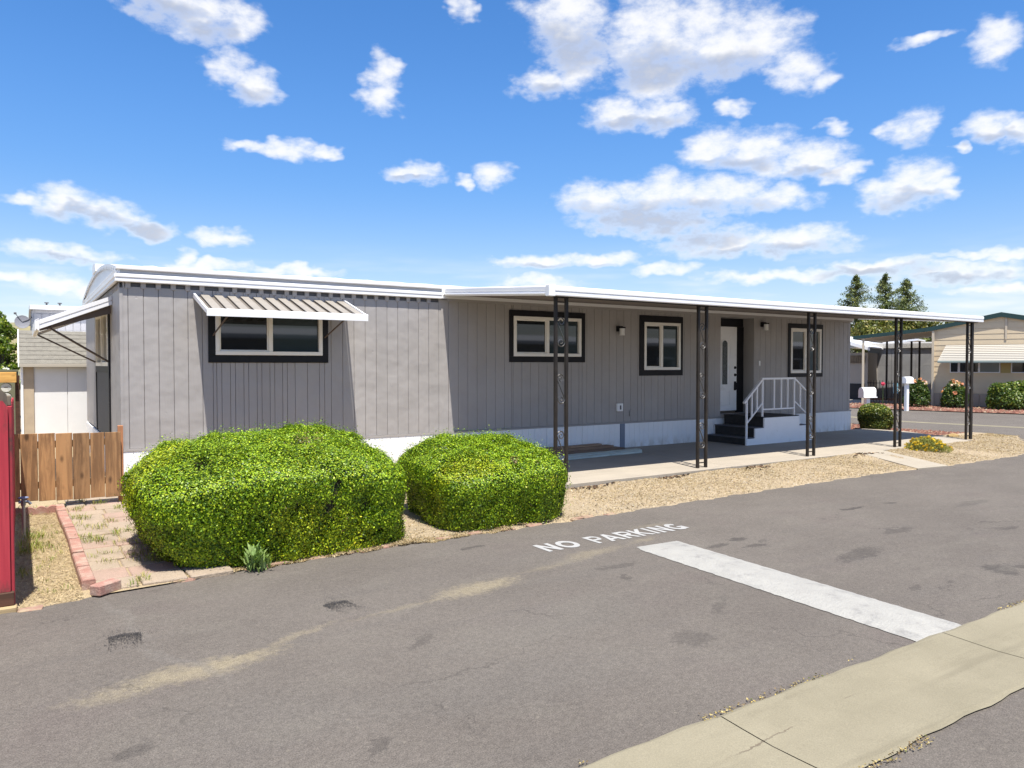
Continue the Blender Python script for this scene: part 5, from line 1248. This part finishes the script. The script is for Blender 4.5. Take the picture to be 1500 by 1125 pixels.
spots = [(-.18,-1.5),(-.62,-2.0),(-.42,-1.0),(-.6,-.7),(-.28,-2.4),(-.66,-3.2),(-.64,-3.4),(-.48,-3.55),(-.33,-3.1),(-.25,-3.7),(-.62,-4.1),(-.3,-4.3),(-.55,-2.7),(-.12,-3.05),(-.7,-2.5),(-.28,-4.5),(-.5,-4.45),(-.15,-4.6),(-.4,-5.25),(-.22,-4.05),(-.67,-1.4)]
pts = []
for (x, y) in spots:
    for q in range(5): pts.append((x + r.normal(0, .06), y + r.normal(0, .06), -.056, r.uniform(.45, 1.0)))
o = tuft('weeds', None, None, pts, .075, WEED, 50, 20, .04, wide=.09); tag(o, kind='stuff')
pts = [(r.uniform(-1.26, -.9), r.uniform(-5.2, -1.3), -.085, r.uniform(.3, .9)) for i in range(40)] + [(-1.1 + r.normal(0,.1), -3.0 + r.normal(0,.35), -.085, r.uniform(.5, 1.1)) for i in range(25)] + [(r.uniform(-1.42,-.85), -1.02 + r.normal(0,.05), -.085, r.uniform(.5, 1.2)) for i in range(40)]
o = tuft('yard_grass', None, None, pts, .08, WEED, 51, 20, .045, wide=.09); tag(o, kind='stuff')
n = 9000; P = np.stack([r.uniform(-1.4, -.84, n), r.uniform(-5.45, -1.0, n), np.full(n, -.078)], 1)
leaf_object('straw_litter', P, np.tile([0,0,1.], (n,1)), .045, .10, M['dry'], pick(n, [(.43,.335,.19),(.35,.27,.15),(.48,.39,.24),(.22,.155,.09)], [4,3,2,1.2], 29, .15), None, 33, .3)
# thistle
tuft('thistle_weed', 'bushy grey green thistle weed standing against the foot of the larger bush', 'weed', [(.52, -5.34, -.08, 1.), (.56, -5.31, -.02, .9), (.48, -5.32, 0, .9), (.53, -5.3, .06, .7), (.58,-5.36,-.05,.8)], .15, [(.19,.28,.08), (.25,.34,.11), (.14,.22,.06)], 52, 26, .05, wide=.2)

# yellow flowering shrub on the strip by the fourth post
def mound(name, label, cat, c, rad, h, n, size, pal, gw, seed, matn='leaf', flowers=0, fpal=None, fsize=.03, aspect=.5, group=None, rough=.25, foot=.0, ftop=.2, tilt=.8, branch=True, shape=None):
    r = np.random.default_rng(seed); b = empty(name, c, label, cat, group)
    D = r.normal(size=(n, 3)); D[:,2] = np.abs(D[:,2])*1.1 - foot*np.abs(r.normal(size=n)); D /= np.linalg.norm(D, axis=1)[:,None]
    q = r.random(n)**.28; lum = 1 + rough*snoise(D*1.0, 2.6, seed) + rough*.5*snoise(D, 6.5, seed+1)
    P = D*np.array([rad, rad, h])*(q*lum)[:,None]
    if shape is not None: P = shape(P)
    if foot: P[:,2] += h*.35; 
    P = P[P[:,2] > .0]; D = P/np.array([rad, rad, h]); N = D/np.linalg.norm(D, axis=1)[:,None]
    hole = snoise(P/max(rad, h), 7., seed+3); k_ = hole > -.75; P, N = P[k_], N[k_]
    cols = pick(len(P), pal, gw, seed, .22)
    leaf_object('foliage', P, N, size, aspect, M[matn], cols, b, seed, tilt)
    if flowers:
        D = r.normal(size=(flowers, 3)); D[:,2] = np.abs(D[:,2]) + ftop; D /= np.linalg.norm(D, axis=1)[:,None]
        F_ = D*np.array([rad, rad, h])*(1.02*(1 + rough*snoise(D, 2.6, seed) + rough*.5*snoise(D, 6.5, seed+1)))[:,None]
        if foot: F_[:,2] += h*.35
        F_ = np.repeat(F_, 7, 0) + r.normal(0, fsize*.28, (flowers*7, 3)); Nf = np.repeat(D, 7, 0)
        leaf_object('flowers', F_, Nf, fsize, .8, M['petal'], np.repeat(pick(flowers, fpal, [1]*len(fpal), seed+5, .1), 7, 0), b, seed+6, .8)
    if branch:
        mb = MB(); rr_ = random.Random(seed)
        for i in range(6):
            a = rr_.uniform(0, 6.28); l = rr_.uniform(.4, .8); mb.tube([(0,0,-.02), (math.cos(a)*rad*.3*l, math.sin(a)*rad*.3*l, h*.35), (math.cos(a)*rad*.6*l, math.sin(a)*rad*.6*l, h*.7)], .02*max(rad,.4), 5, .006)
        o = mb.build('branches', M['bark'], None); o.parent = b
    return b
mound('flowering_shrub', 'low yellow flowering shrub in the dry strip right of the concrete walkway', 'shrub', (15.02, -3.66, -.06), .46, .30, 6000, .07, [(.20,.22,.04),(.27,.26,.06),(.13,.15,.035),(.35,.30,.09)], [3,3,2,1.5], 61, 'leaf_dull', 110, [(.62,.42,.03),(.66,.5,.05),(.55,.36,.03)], .042, .14, rough=.3, tilt=1.2)
# round clipped shrub in the lava bed
def potshape(P):
    f = np.clip(P[:,2]/.72, 0, 1); s = .68 + .32*np.clip(f/.6, 0, 1); P[:,0] *= s; P[:,1] *= s; return P
b = empty('round_shrub', (18.95, -.12, -.04), 'small rounded dark green shrub in the red lava bed beside the grey home', 'shrub')
P, N = rounded_box_points(17000, 18.53, 19.37, -.54, .30, .0, lambda x, y: .70, 2.4, 63, .30, .06, .12)
P -= np.array(b.location); leaf_object('foliage', P, N, .05, .6, M['leaf'], pick(len(P), [(.11,.15,.02),(.05,.08,.014),(.19,.21,.03),(.27,.24,.05)], [3,3,2,.7], 64, .22)*np.where(P[:,2:3] > .52, 1.25, .9), b, 65, .7)  # top leaves lightened, lower ones darkened: light put into leaf colour
mb = MB(); V = []; F = []; 
for j in range(7):
    f = j/6; rr_ = .30 + .05*f - (.3*max(0, f-.7)/.3)
    for i in range(14): a = 2*math.pi*i/14; V.append((18.95 + rr_*math.cos(a), -.12 + rr_*math.sin(a), -.02 + f*.6))
for j in range(6):
    for i in range(14): F.append((j*14+i, j*14+(i+1) % 14, (j+1)*14+(i+1) % 14, (j+1)*14+i))
mb.add(V, F); mb.build('branches', M['twig'], b)
# small stone at the edge of the lava bed
mb = MB(); bm = bmesh.new(); bmesh.ops.create_icosphere(bm, subdivisions=2, radius=1)
for v in bm.verts: v.co = Vector((v.co.x*.22, v.co.y*.13, v.co.z*.09))*(1+.15*math.sin(v.co.x*5+v.co.y*7))
bm.verts.index_update(); mb.add([v.co for v in bm.verts], [[v.index for v in f.verts] for f in bm.faces]); bm.free()
o = mb.build('stone', mat('ochre_stone', (.36,.25,.10), .9, (.26,.17,.07), 12.), off=(0,0,0)); o.location = (18.35, -2.55, -.02); tag(o, 'flat ochre stone at the edge of the lava bed behind the yellow flowering shrub', 'stone')

# ------------------------------------------------------------------ mailboxes
def mailbox(base, rz, post_h, w, h, l, pw, label, flag=True, low=0):
    t = empty('mailbox', base, label, 'mailbox', None, rz)
    mb = MB(); mb.bbox(-pw/2, pw/2, -pw/2, pw/2, -.15, post_h, .006); p_ = mb.build('post', M['white'], None); p_.parent = t
    pr = [(-w/2, 0), (w/2, 0), (w/2, h*.55)] + [(w/2*math.cos(math.pi*i/10), h*.55 + h*.45*math.sin(math.pi*i/10)) for i in range(1, 10)] + [(-w/2, h*.55)]
    mb = MB(); mb.prism([(a, b_ + post_h) for a, b_ in pr], 'y', -l/2, l/2); o = mb.build('box', M['white'], None); o.parent = t
    mb = MB(); mb.prism([(a*1.03, (b_)*1.02 + post_h - .004) for a, b_ in pr], 'y', -l/2-.02, -l/2-.001); mb.bbox(-.02, .02, -l/2-.04, -l/2-.021, post_h+h*.7, post_h+h*.82, .003); d_ = mb.build('front_door', M['white'], None); d_.parent = t
    mb = MB(); mb.bbox(-w/2-.01, w/2+.01, -l/2-.06, l/2, post_h-.03, post_h-.001, .004); o = mb.build('base_board', M['white'], None); o.parent = t
    if flag:
        mb = MB(); mb.box(w/2+.003, w/2+.012, -.05, -.02, post_h+h*.3, post_h+h*1.05); mb.box(w/2+.003, w/2+.012, -.02, .06, post_h+h*.8, post_h+h*1.05); o = mb.build('flag', M['white_metal'], None); o.parent = t
    return t
mailbox((20.3, .95, -.06), R(70), .88, .24, .29, .42, .13, 'big white round topped mailbox on a post just behind the rounded shrub', False)
mailbox((28.95, 4.55, -.05), R(80), 1.12, .28, .24, .40, .13, 'white mailbox on a tall white post across the street beside the rose bush', False)

# ------------------------------------------------------------------ neighbouring beige house across the street
NB = empty('beige_house', (32.9, 5.6, -.05), 'beige lap sided house with dark green roof edge and striped awning across the street', 'house', None, R(-69.2))
M['lap'] = mat('beige_lap_siding', (.68,.55,.36), .65, (.63,.51,.34), 1.2)
M['dkgreen'] = mat('dark_green_trim', (.012,.042,.040), .5, (.016,.05,.047), 3.)
M['beige_post'] = mat('beige_trim', (.55,.47,.35), .6)
def nb(mb, name, m, parent=None, **kw):
    o = mb.build(name, m, None, **kw); o.parent = parent or NB; return o
W_ = 5.4; RX = 2.56
def rtop(x): return 4.06 - .205*abs(x - RX)
mb = MB(); mb.prism([(0.02, 0), (W_, 0), (W_, rtop(W_)-.12), (RX, rtop(RX)-.12), (0.02, rtop(0)-.12)], 'y', .03, 13); nb(mb, 'wall', M['lap'])
zc = .60; i = 0
while zc < 4.0:
    z1 = zc + .235
    # clip to the gable
    xa, xb = 0., W_
    zt_ = min(z1 - .008, 3.92)
    if zt_ > rtop(0) - .16: d_ = (zt_ - (rtop(0)-.16))/.205; xa, xb = max(0, d_), min(W_, 2*RX - d_ + .02)
    if xb - xa > .3:
        segs = [(xa, xb)]
        if 1.50 < z1 and zc < 1.95: segs = [(xa, .70), (2.56, 2.94), (4.9, xb)]
        for (a, b_) in segs:
            mb = MB(); mb.add([(a,.008,zc),(b_,.008,zc),(b_,.018,zt_),(a,.018,zt_),(a,.029,zc),(b_,.029,zc),(b_,.029,zt_),(a,.029,zt_)], [(0,1,2,3),(4,5,1,0),(3,2,6,7),(0,3,7,4),(1,5,6,2)]); nb(mb, 'siding_board', M['lap'])
    zc = z1; i += 1
for i in range(18):
    mb = MB(); mb.bbox(.02+.3*i, .02+.3*i+.285, -.02, .028, 0, .585, .006); nb(mb, 'skirting_panel', mat('beige_skirt', (.42,.36,.275), .7) if 'beige_skirt' not in bpy.data.materials else bpy.data.materials['beige_skirt'])
mb = MB(); mb.bbox(-.03, .07, -.065, .02, 0, 3.35, .004); nb(mb, 'corner_trim', M['beige_post'])
mb = MB(); mb.bbox(2.70, 2.78, -.02, -.0005, 2.93, 3.86, .004); nb(mb, 'gable_strip', M['beige_post'])
# roof with green fascia, running on over the neighbour's carport at left
mb = MB(); mb.prism([(-.24, rtop(-.24)), (RX, rtop(RX)), (W_+.3, rtop(W_+.3)), (W_+.3, rtop(W_+.3)-.1), (RX, rtop(RX)-.1), (-.24, rtop(-.24)-.1)], 'y', -.05, 13.2); rf = nb(mb, 'roof', M['white_metal'])
mb = MB()
mb.prism([(-.24, rtop(-.24)+.02), (RX, rtop(RX)+.03), (W_+.3, rtop(W_+.3)+.02), (W_+.3, rtop(W_+.3)-.17), (RX, rtop(RX)-.17), (-.24, rtop(-.24)-.16)], 'y', -.09, -.052); nb(mb, 'fascia', M['dkgreen'])
mb = MB(); mb.prism([(-3.25, 3.17), (-.245, rtop(-.24)+.0), (-.245, rtop(-.24)-.10), (-3.25, 3.07)], 'y', -.05, 7); nb(mb, 'carport_roof', M['beige_post'])
mb = MB(); mb.prism([(-3.30, 3.20), (-.242, rtop(-.24)+.02), (-.242, rtop(-.24)-.15), (-3.30, 3.04)], 'y', -.09, -.052); nb(mb, 'fascia', M['dkgreen'])
mb = MB(); mb.prism([(-3.30, 3.20), (-3.255, 3.2), (-3.255, 3.04), (-3.30, 3.04)], 'y', -.051, 7); nb(mb, 'fascia', M['dkgreen'])
for (xx, yy) in ((-2.86, 0), (-2.78, 5.5), (-1.62, 5.5), (-1.56, .8), (-1.25, 5.5)):
    mb = MB(); mb.bbox(xx-.045, xx+.045, yy-.045, yy+.045, 0, 3.08, .004); nb(mb, 'carport_post', M['beige_post'] if (xx, yy) == (-2.86, 0) else M['iron'])
# awning of long slats over the window band
aw = MB(); aw.prism([(-.92, 1.93), (-.92, 1.99), (-.86, 2.02), (-.86, 1.93)], 'x', .30, W_+.1); A_ = nb(aw, 'awning', mat('green_grey_edge', (.16,.20,.19), .5)); A_['label'] = 'long striped white and tan awning over the window band'
for i in range(9):
    t0, t1 = i/9, (i+.64)/9; t2 = (i+1)/9
    P0 = lambda t: (-.05 - .83*t, 2.70 - .69*t)
    a, b_ = P0(t0), P0(t1); x0 = .52 - .22*t0
    mb = MB(); mb.add([(x0,a[0],a[1]),(W_+.1,a[0],a[1]),(W_+.1,b_[0],b_[1]),(x0-.2*.08,b_[0],b_[1]),(x0,a[0],a[1]-.015),(W_+.1,a[0],a[1]-.015),(W_+.1,b_[0],b_[1]-.015),(x0-.2*.08,b_[0],b_[1]-.015)], [(0,1,2,3),(7,6,5,4),(0,4,5,1),(1,5,6,2),(2,6,7,3),(3,7,4,0)])
    nb(mb, 'awning_slat', mat('pale_awning_paint', (.40,.375,.32), .5) if 'pale_awning_paint' not in bpy.data.materials else bpy.data.materials['pale_awning_paint'], A_)
    a, b_ = P0(t0+.06), P0(min(1, t2+.01)); mb = MB(); mb.add([(x0,a[0],a[1]-.035),(W_+.1,a[0],a[1]-.035),(W_+.1,b_[0],b_[1]-.035),(x0,b_[0],b_[1]-.035)], [(0,1,2,3)])
    nb(mb, 'lower_slat', M['awn_dark'], A_)
for (x0, x1, m_) in ((.70, 1.0, 'glass'), (1.05, 1.76, 'glass'), (1.80, 2.53, 'glass_light'), (2.96, 3.7, 'glass'), (3.75, 4.85, 'glass2')):
    mb = MB(); rect_frame(mb, x0-.02, x1+.02, 1.50, 1.97, .035, -.02, .03); w = nb(mb, 'window', M['white_metal'])
    mb = MB(); mb.box(x0+.016, x1-.016, .005, .015, 1.536, 1.934); nb(mb, 'pane', M[m_], w)
mb = MB(); mb.box(2.58, 2.92, -.005, .0, 1.5, 1.97); nb(mb, 'window_divider', mat('ochre_panel', (.42,.33,.13), .7))
mb = MB(); mb.box(0, W_, -.34, -.002, rtop(RX)-.2-.9, rtop(RX)-.2-.89); 
# grey carport wall seen behind the open carport
GW_ = empty('grey_shed', (32.9, 5.6, -.05), 'grey panelled wall of a shed standing in the shade behind the open carport', 'shed', None, R(-69.2))
M['gw'] = mat('blue_grey_panel', (.33,.33,.335), .8, (.29,.29,.30), 1.5, grime=(.40,.39,.38), gscale=2.)
def gwb(mb, name, m, p=None):
    o = mb.build(name, m, None); o.parent = p or GW_; return o
mb = MB(); mb.box(-4.1, .8, 7.6, 10, 0, 3.02); gwb(mb, 'wall', M['gw'])
for (x0, x1) in ((-4.1, -2.9), (-2.895, -1.7), (-1.695, -.5), (-.495, .8)):
    for (z0, z1) in ((.0, 1.78), (1.79, 2.74)):
        mb = MB(); mb.bbox(x0+.004, x1-.004, 7.57, 7.599, z0+.004, z1-.004, .004); gwb(mb, 'panel', M['gw'])
mb = MB(); mb.bbox(-4.15, .85, 7.5, 7.58, 2.76, 3.02, .006); gwb(mb, 'roof_edge', mat('cream_edge', (.6,.57,.5), .6, (.4,.38,.34), 20.))
mb = MB(); mb.box(-4.2, .9, 7.59, 10.1, 3.03, 3.08); gwb(mb, 'roof', M['white_metal'])
# white roofed house glimpsed left of the carport
WH = empty('white_roofed_house', (32.9, 5.6, -.05), 'house with sloping white roof edge glimpsed between the grey home and the carport', 'house', None, R(-69.2))
def wh(mb, name, m, p=None):
    o = mb.build(name, m, None); o.parent = p or WH; return o
mb = MB(); mb.box(-9, -3.6, 5.0, 12, 0, 2.5); wh(mb, 'wall', mat('pale_taupe_wall', (.40,.36,.31), .8))
mb = MB(); mb.box(-5.6, -3.75, 4.96, 4.99, 0.0, .85); wh(mb, 'shade_sheet', M['shadow'])  # flat dark sheet on the wall, interior shade put into its colour
mb = MB(); mb.box(-5.6, -3.75, 4.9, 4.98, 1.95, 2.35); wh(mb, 'beam', M['grey_wood'])
mb = MB(); mb.prism([(-7.5, 3.9), (-3.35, 2.58), (-3.35, 2.76), (-7.5, 4.1)], 'y', 4.1, 4.16); wh(mb, 'bargeboard', M['white'])
mb = MB(); mb.prism([(-7.5, 4.05), (-3.3, 2.70), (-3.3, 2.77), (-7.5, 4.12)], 'y', 4.165, 12); wh(mb, 'roof', M['white_metal'])
mb = MB(); mb.prism([(-6, 2.9), (-2.2, 3.30), (-2.2, 3.40), (-6, 3.5)], 'y', 12.1, 15); wh(mb, 'rear_roof', M['white_metal'])
mb = MB(); mb.box(-3.2, -2.9, 12.4, 12.7, 3.35, 3.75); wh(mb, 'chimney', M['white'])
# iron picket fence at the carport
IF = empty('iron_fence', (32.9, 5.6, -.05), 'low black iron picket fence under the green edged carport', 'fence', None, R(-69.2))
mb = MB(); mb.box(-2.75, -.9, .39, .41, .98, 1.01); mb.box(-2.75, -.9, .39, .41, .12, .15); o = mb.build('rail', M['black'], None); o.parent = IF
p0 = None
for i in range(15):
    if p0 is None:
        mb = MB(); mb.box(-.011, .011, -.011, .011, .03, 1.12); p0 = mb.build('picket', M['black'], None); p0.parent = IF; o = p0
    else: o = link_copy(p0, IF)
    o.location = (-2.72 + .128*i, .40, 0)
# blue container by the second mailbox
mb = MB(); mb.tube([(0,0,0),(0,0,.03),(0,0,.34),(0,0,.38),(0,0,.42)], .09, 12); mb.tube([(0,0,.42),(0,0,.47)], .035, 8)
o = mb.build('water_bottle', mat('light_blue_plastic', (.16,.36,.46), .35), off=(0,0,0)); o.location = (28.9, 4.98, .62); tag(o, 'light blue bottle standing on a thin stand left of the tall white mailbox', 'bottle')
mb = MB(); mb.tube([(0,0,-.1),(0,0,.655)], .03, 6); mb.tube([(0,0,.655),(0,0,.668)], .12, 12); o = mb.build('bottle_stand', M['iron'], off=(0,0,0)); o.location = (28.9, 4.98, -.05); tag(o, 'thin dark stand under the light blue bottle', 'stand')
# rose bushes and shrub before the house wall
a_ = Vector((.355, -.935, 0)); n_ = Vector((-.935, -.355, 0)); P0_ = Vector((32.9, 5.6, -.05))
def nbp(s, o, z=0): p_ = P0_ + a_*s + n_*o; return (p_.x, p_.y, p_.z + z)
RP = [(.055,.10,.016),(.035,.07,.012),(.09,.14,.022),(.16,.18,.03)]
def tall(P): return P
PE = [(.75,.36,.2),(.8,.5,.36),(.7,.3,.17),(.8,.62,.5)]
mound('rose_bush', 'tall dark rose bush with peach blooms on top beside the tall white mailbox', 'rose bush', nbp(-.48, 1.2), .56, .84, 8000, .085, RP, [3,3,2,.9], 71, 'leaf', 13, PE, .10, .6, 'rose bushes in the red bed before the beige house', .22, .25, .9)
mound('rose_bush', 'dark rose bush with peach blooms behind the corner post of the carport', 'rose bush', nbp(.98, 1.2), .54, .82, 8000, .085, RP, [3,3,2,.9], 72, 'leaf', 18, PE, .11, .6, 'rose bushes in the red bed before the beige house', .22, .25, 1.1)
mound('green_shrub', 'wide leafy green shrub under the striped awning at the right edge', 'shrub', nbp(2.95, 1.2), .85, .88, 11000, .10, [(.10,.16,.025),(.06,.11,.018),(.16,.21,.03),(.24,.25,.04)], [3,3,2,1], 73, 'leaf', 0, None, .1, .6, None, .3, .25)
sr = empty('single_rose', (28.6, 5.35, -.05), 'single pink rose on a thin stem in front of the iron fence', 'rose')
mb = MB(); mb.tube([(28.6, 5.35, -.1), (28.62, 5.36, .6), (28.6, 5.35, 1.0)], .012, 5); mb.build('stem', mat('rose_stem_green', (.05,.09,.02), .7), sr)
r = np.random.default_rng(75); D = r.normal(size=(60,3)); D /= np.linalg.norm(D, axis=1)[:,None]; leaf_object('bloom', D*.06 + np.array([0,0,1.06]), D, .07, .9, M['petal'], pick(60, [(.75,.10,.22),(.8,.2,.32)], [1,1], 3, .1), sr, 3, .4)

# ------------------------------------------------------------------ trees
NEED = [(.11,.145,.05),(.15,.18,.055),(.23,.235,.07),(.065,.09,.036)]
def conifer(c, h, rad, seed, label, grp):
    t = empty('conifer_tree', c, label, 'tree', grp); r = np.random.default_rng(seed)
    mb = MB(); mb.tube([(0,0,-.2),(.05,0,h*.5),(0,.03,h*.97)], .24, 8, .03); o = mb.build('trunk', M['bark'], None); o.parent = t
    P = []; N = []; lm = MB(); nl = 190
    for i in range(nl):
        f = (i+.5)/nl; z = h*(.10 + .88*f); L = rad*(((1-f)**.85)*1.0 + .015)*r.uniform(.6, 1.15); a = r.uniform(0, 6.28)
        up = .25 + .5*f; dx, dy = math.cos(a), math.sin(a)
        if L > .5: lm.tube([(0,0,z), (dx*L*.9, dy*L*.9, z + L*up*.5)], .035, 4, .008)
        m = int(110*L/rad) + 26; q = r.random(m)**.7
        B = np.stack([dx*L*q, dy*L*q, z + L*up*q*.55 - .1*q], 1) + r.normal(0, 1, (m,3))*np.array([.10,.10,.11])*(1.1 - .75*f)*rad/2
        P.append(B); N.append(np.stack([np.full(m, dx*.5), np.full(m, dy*.5), np.full(m, .8)], 1))
    P = np.concatenate(P); N = np.concatenate(N); o = lm.build('limbs', M['bark'], None); o.parent = t
    leaf_object('crown', P, N, .30, .30, M['leaf_dull'], pick(len(P), NEED, [3,3,1.6,2], seed, .25), t, seed, .8)
    return t
conifer((83, 41, -.1), 12.9, 5.2, 81, 'leftmost of three tall conifers beyond the beige house, with a thin spire', 'conifers beyond the beige house')
conifer((88.5, 40.5, -.1), 13.4, 5.3, 82, 'middle and tallest of three conifers beyond the beige house', 'conifers beyond the beige house')
conifer((93, 40.5, -.1), 13.0, 5.6, 83, 'rightmost of three tall conifers beyond the beige house', 'conifers beyond the beige house')
def broadleaf(c, h, rad, trunk_h, n, size, pal, gw, seed, label, cat='tree', name='leafy_tree', grp=None, squash=.8):
    t = empty(name, c, label, cat, grp); r = np.random.default_rng(seed); rr_ = random.Random(seed)
    mb = MB(); mb.tube([(0,0,-.2),(.05,.02,trunk_h*.6),(.0,.05,trunk_h)], .16*rad/1.6, 8, .10*rad/1.6); o = mb.build('trunk', M['bark'], None); o.parent = t
    lm = MB(); P = []; N = []; zc = trunk_h + (h-trunk_h)*.5
    cl = []
    for i in range(26):
        d = r.normal(size=3); d /= np.linalg.norm(d); q = r.random()**.4
        cl.append((np.array([d[0]*rad*q*.8, d[1]*rad*q*.8, zc + d[2]*(h-trunk_h)*.42*q]), rad*r.uniform(.26, .42)))
    for c0, rc in cl:
        lm.tube([(0,.05,trunk_h*.9), tuple(c0*np.array([.5,.5,1]) + np.array([0,0,-(c0[2]-trunk_h)*.35])), tuple(c0)], .045, 5, .012)
        m = n//26; D = r.normal(size=(m,3)); D /= np.linalg.norm(D, axis=1)[:,None]; q = r.random(m)**.45
        P.append(c0 + D*(rc*q*(1+.3*snoise(D, 3., seed)))[:,None]*np.array([1,1,squash])); N.append(D)
    P = np.concatenate(P); N = np.concatenate(N); o = lm.build('limbs', M['bark'], None); o.parent = t
    leaf_object('crown', P, N, size, .55, M['leaf'], pick(len(P), pal, gw, seed, .25), t, seed, .7)
    return t
BG = [(.13,.20,.018),(.08,.13,.014),(.19,.26,.022),(.27,.29,.035)]
broadleaf((-2.45, 19.5, -.1), 4.15, 1.25, 1.0, 13000, .13, BG, [3,3,2,1], 91, 'leafy green tree at the left edge behind the shed')
broadleaf((-1.75, 13.2, -.1), 2.75, .62, .9, 4000, .10, BG, [3,3,2,1], 92, 'small bright leafy tree just left of the shed roof', name='small_tree')
mound('white_flower_shrub', 'low shrub with white flowers behind the olive garden wall', 'shrub', (-2.3, 11.2, 1.2), .9, .62, 3000, .09, BG, [3,3,2,1], 93, 'leaf', 60, [(.8,.8,.75)], .09, .6)
BY = [(.15,.17,.04),(.10,.12,.028),(.24,.22,.055),(.31,.26,.08)]
broadleaf((80.5, 36.6, -.1), 8.6, 3.6, 1.2, 12000, .32, BY, [3,3,2,1.3], 94, 'olive green bushy tree below the conifers, nearest the grey home', grp='bushy trees below the conifers')
broadleaf((85.5, 35, -.1), 8.2, 3.6, 1.2, 12000, .32, BY, [3,3,2,1.3], 95, 'yellowish bushy tree below the middle conifer', grp='bushy trees below the conifers')
broadleaf((90.5, 33.5, -.1), 7.8, 3.4, 1.2, 12000, .32, BY, [3,3,2,1.3], 96, 'bushy tree below the rightmost conifer just above the green roof edge', grp='bushy trees below the conifers')
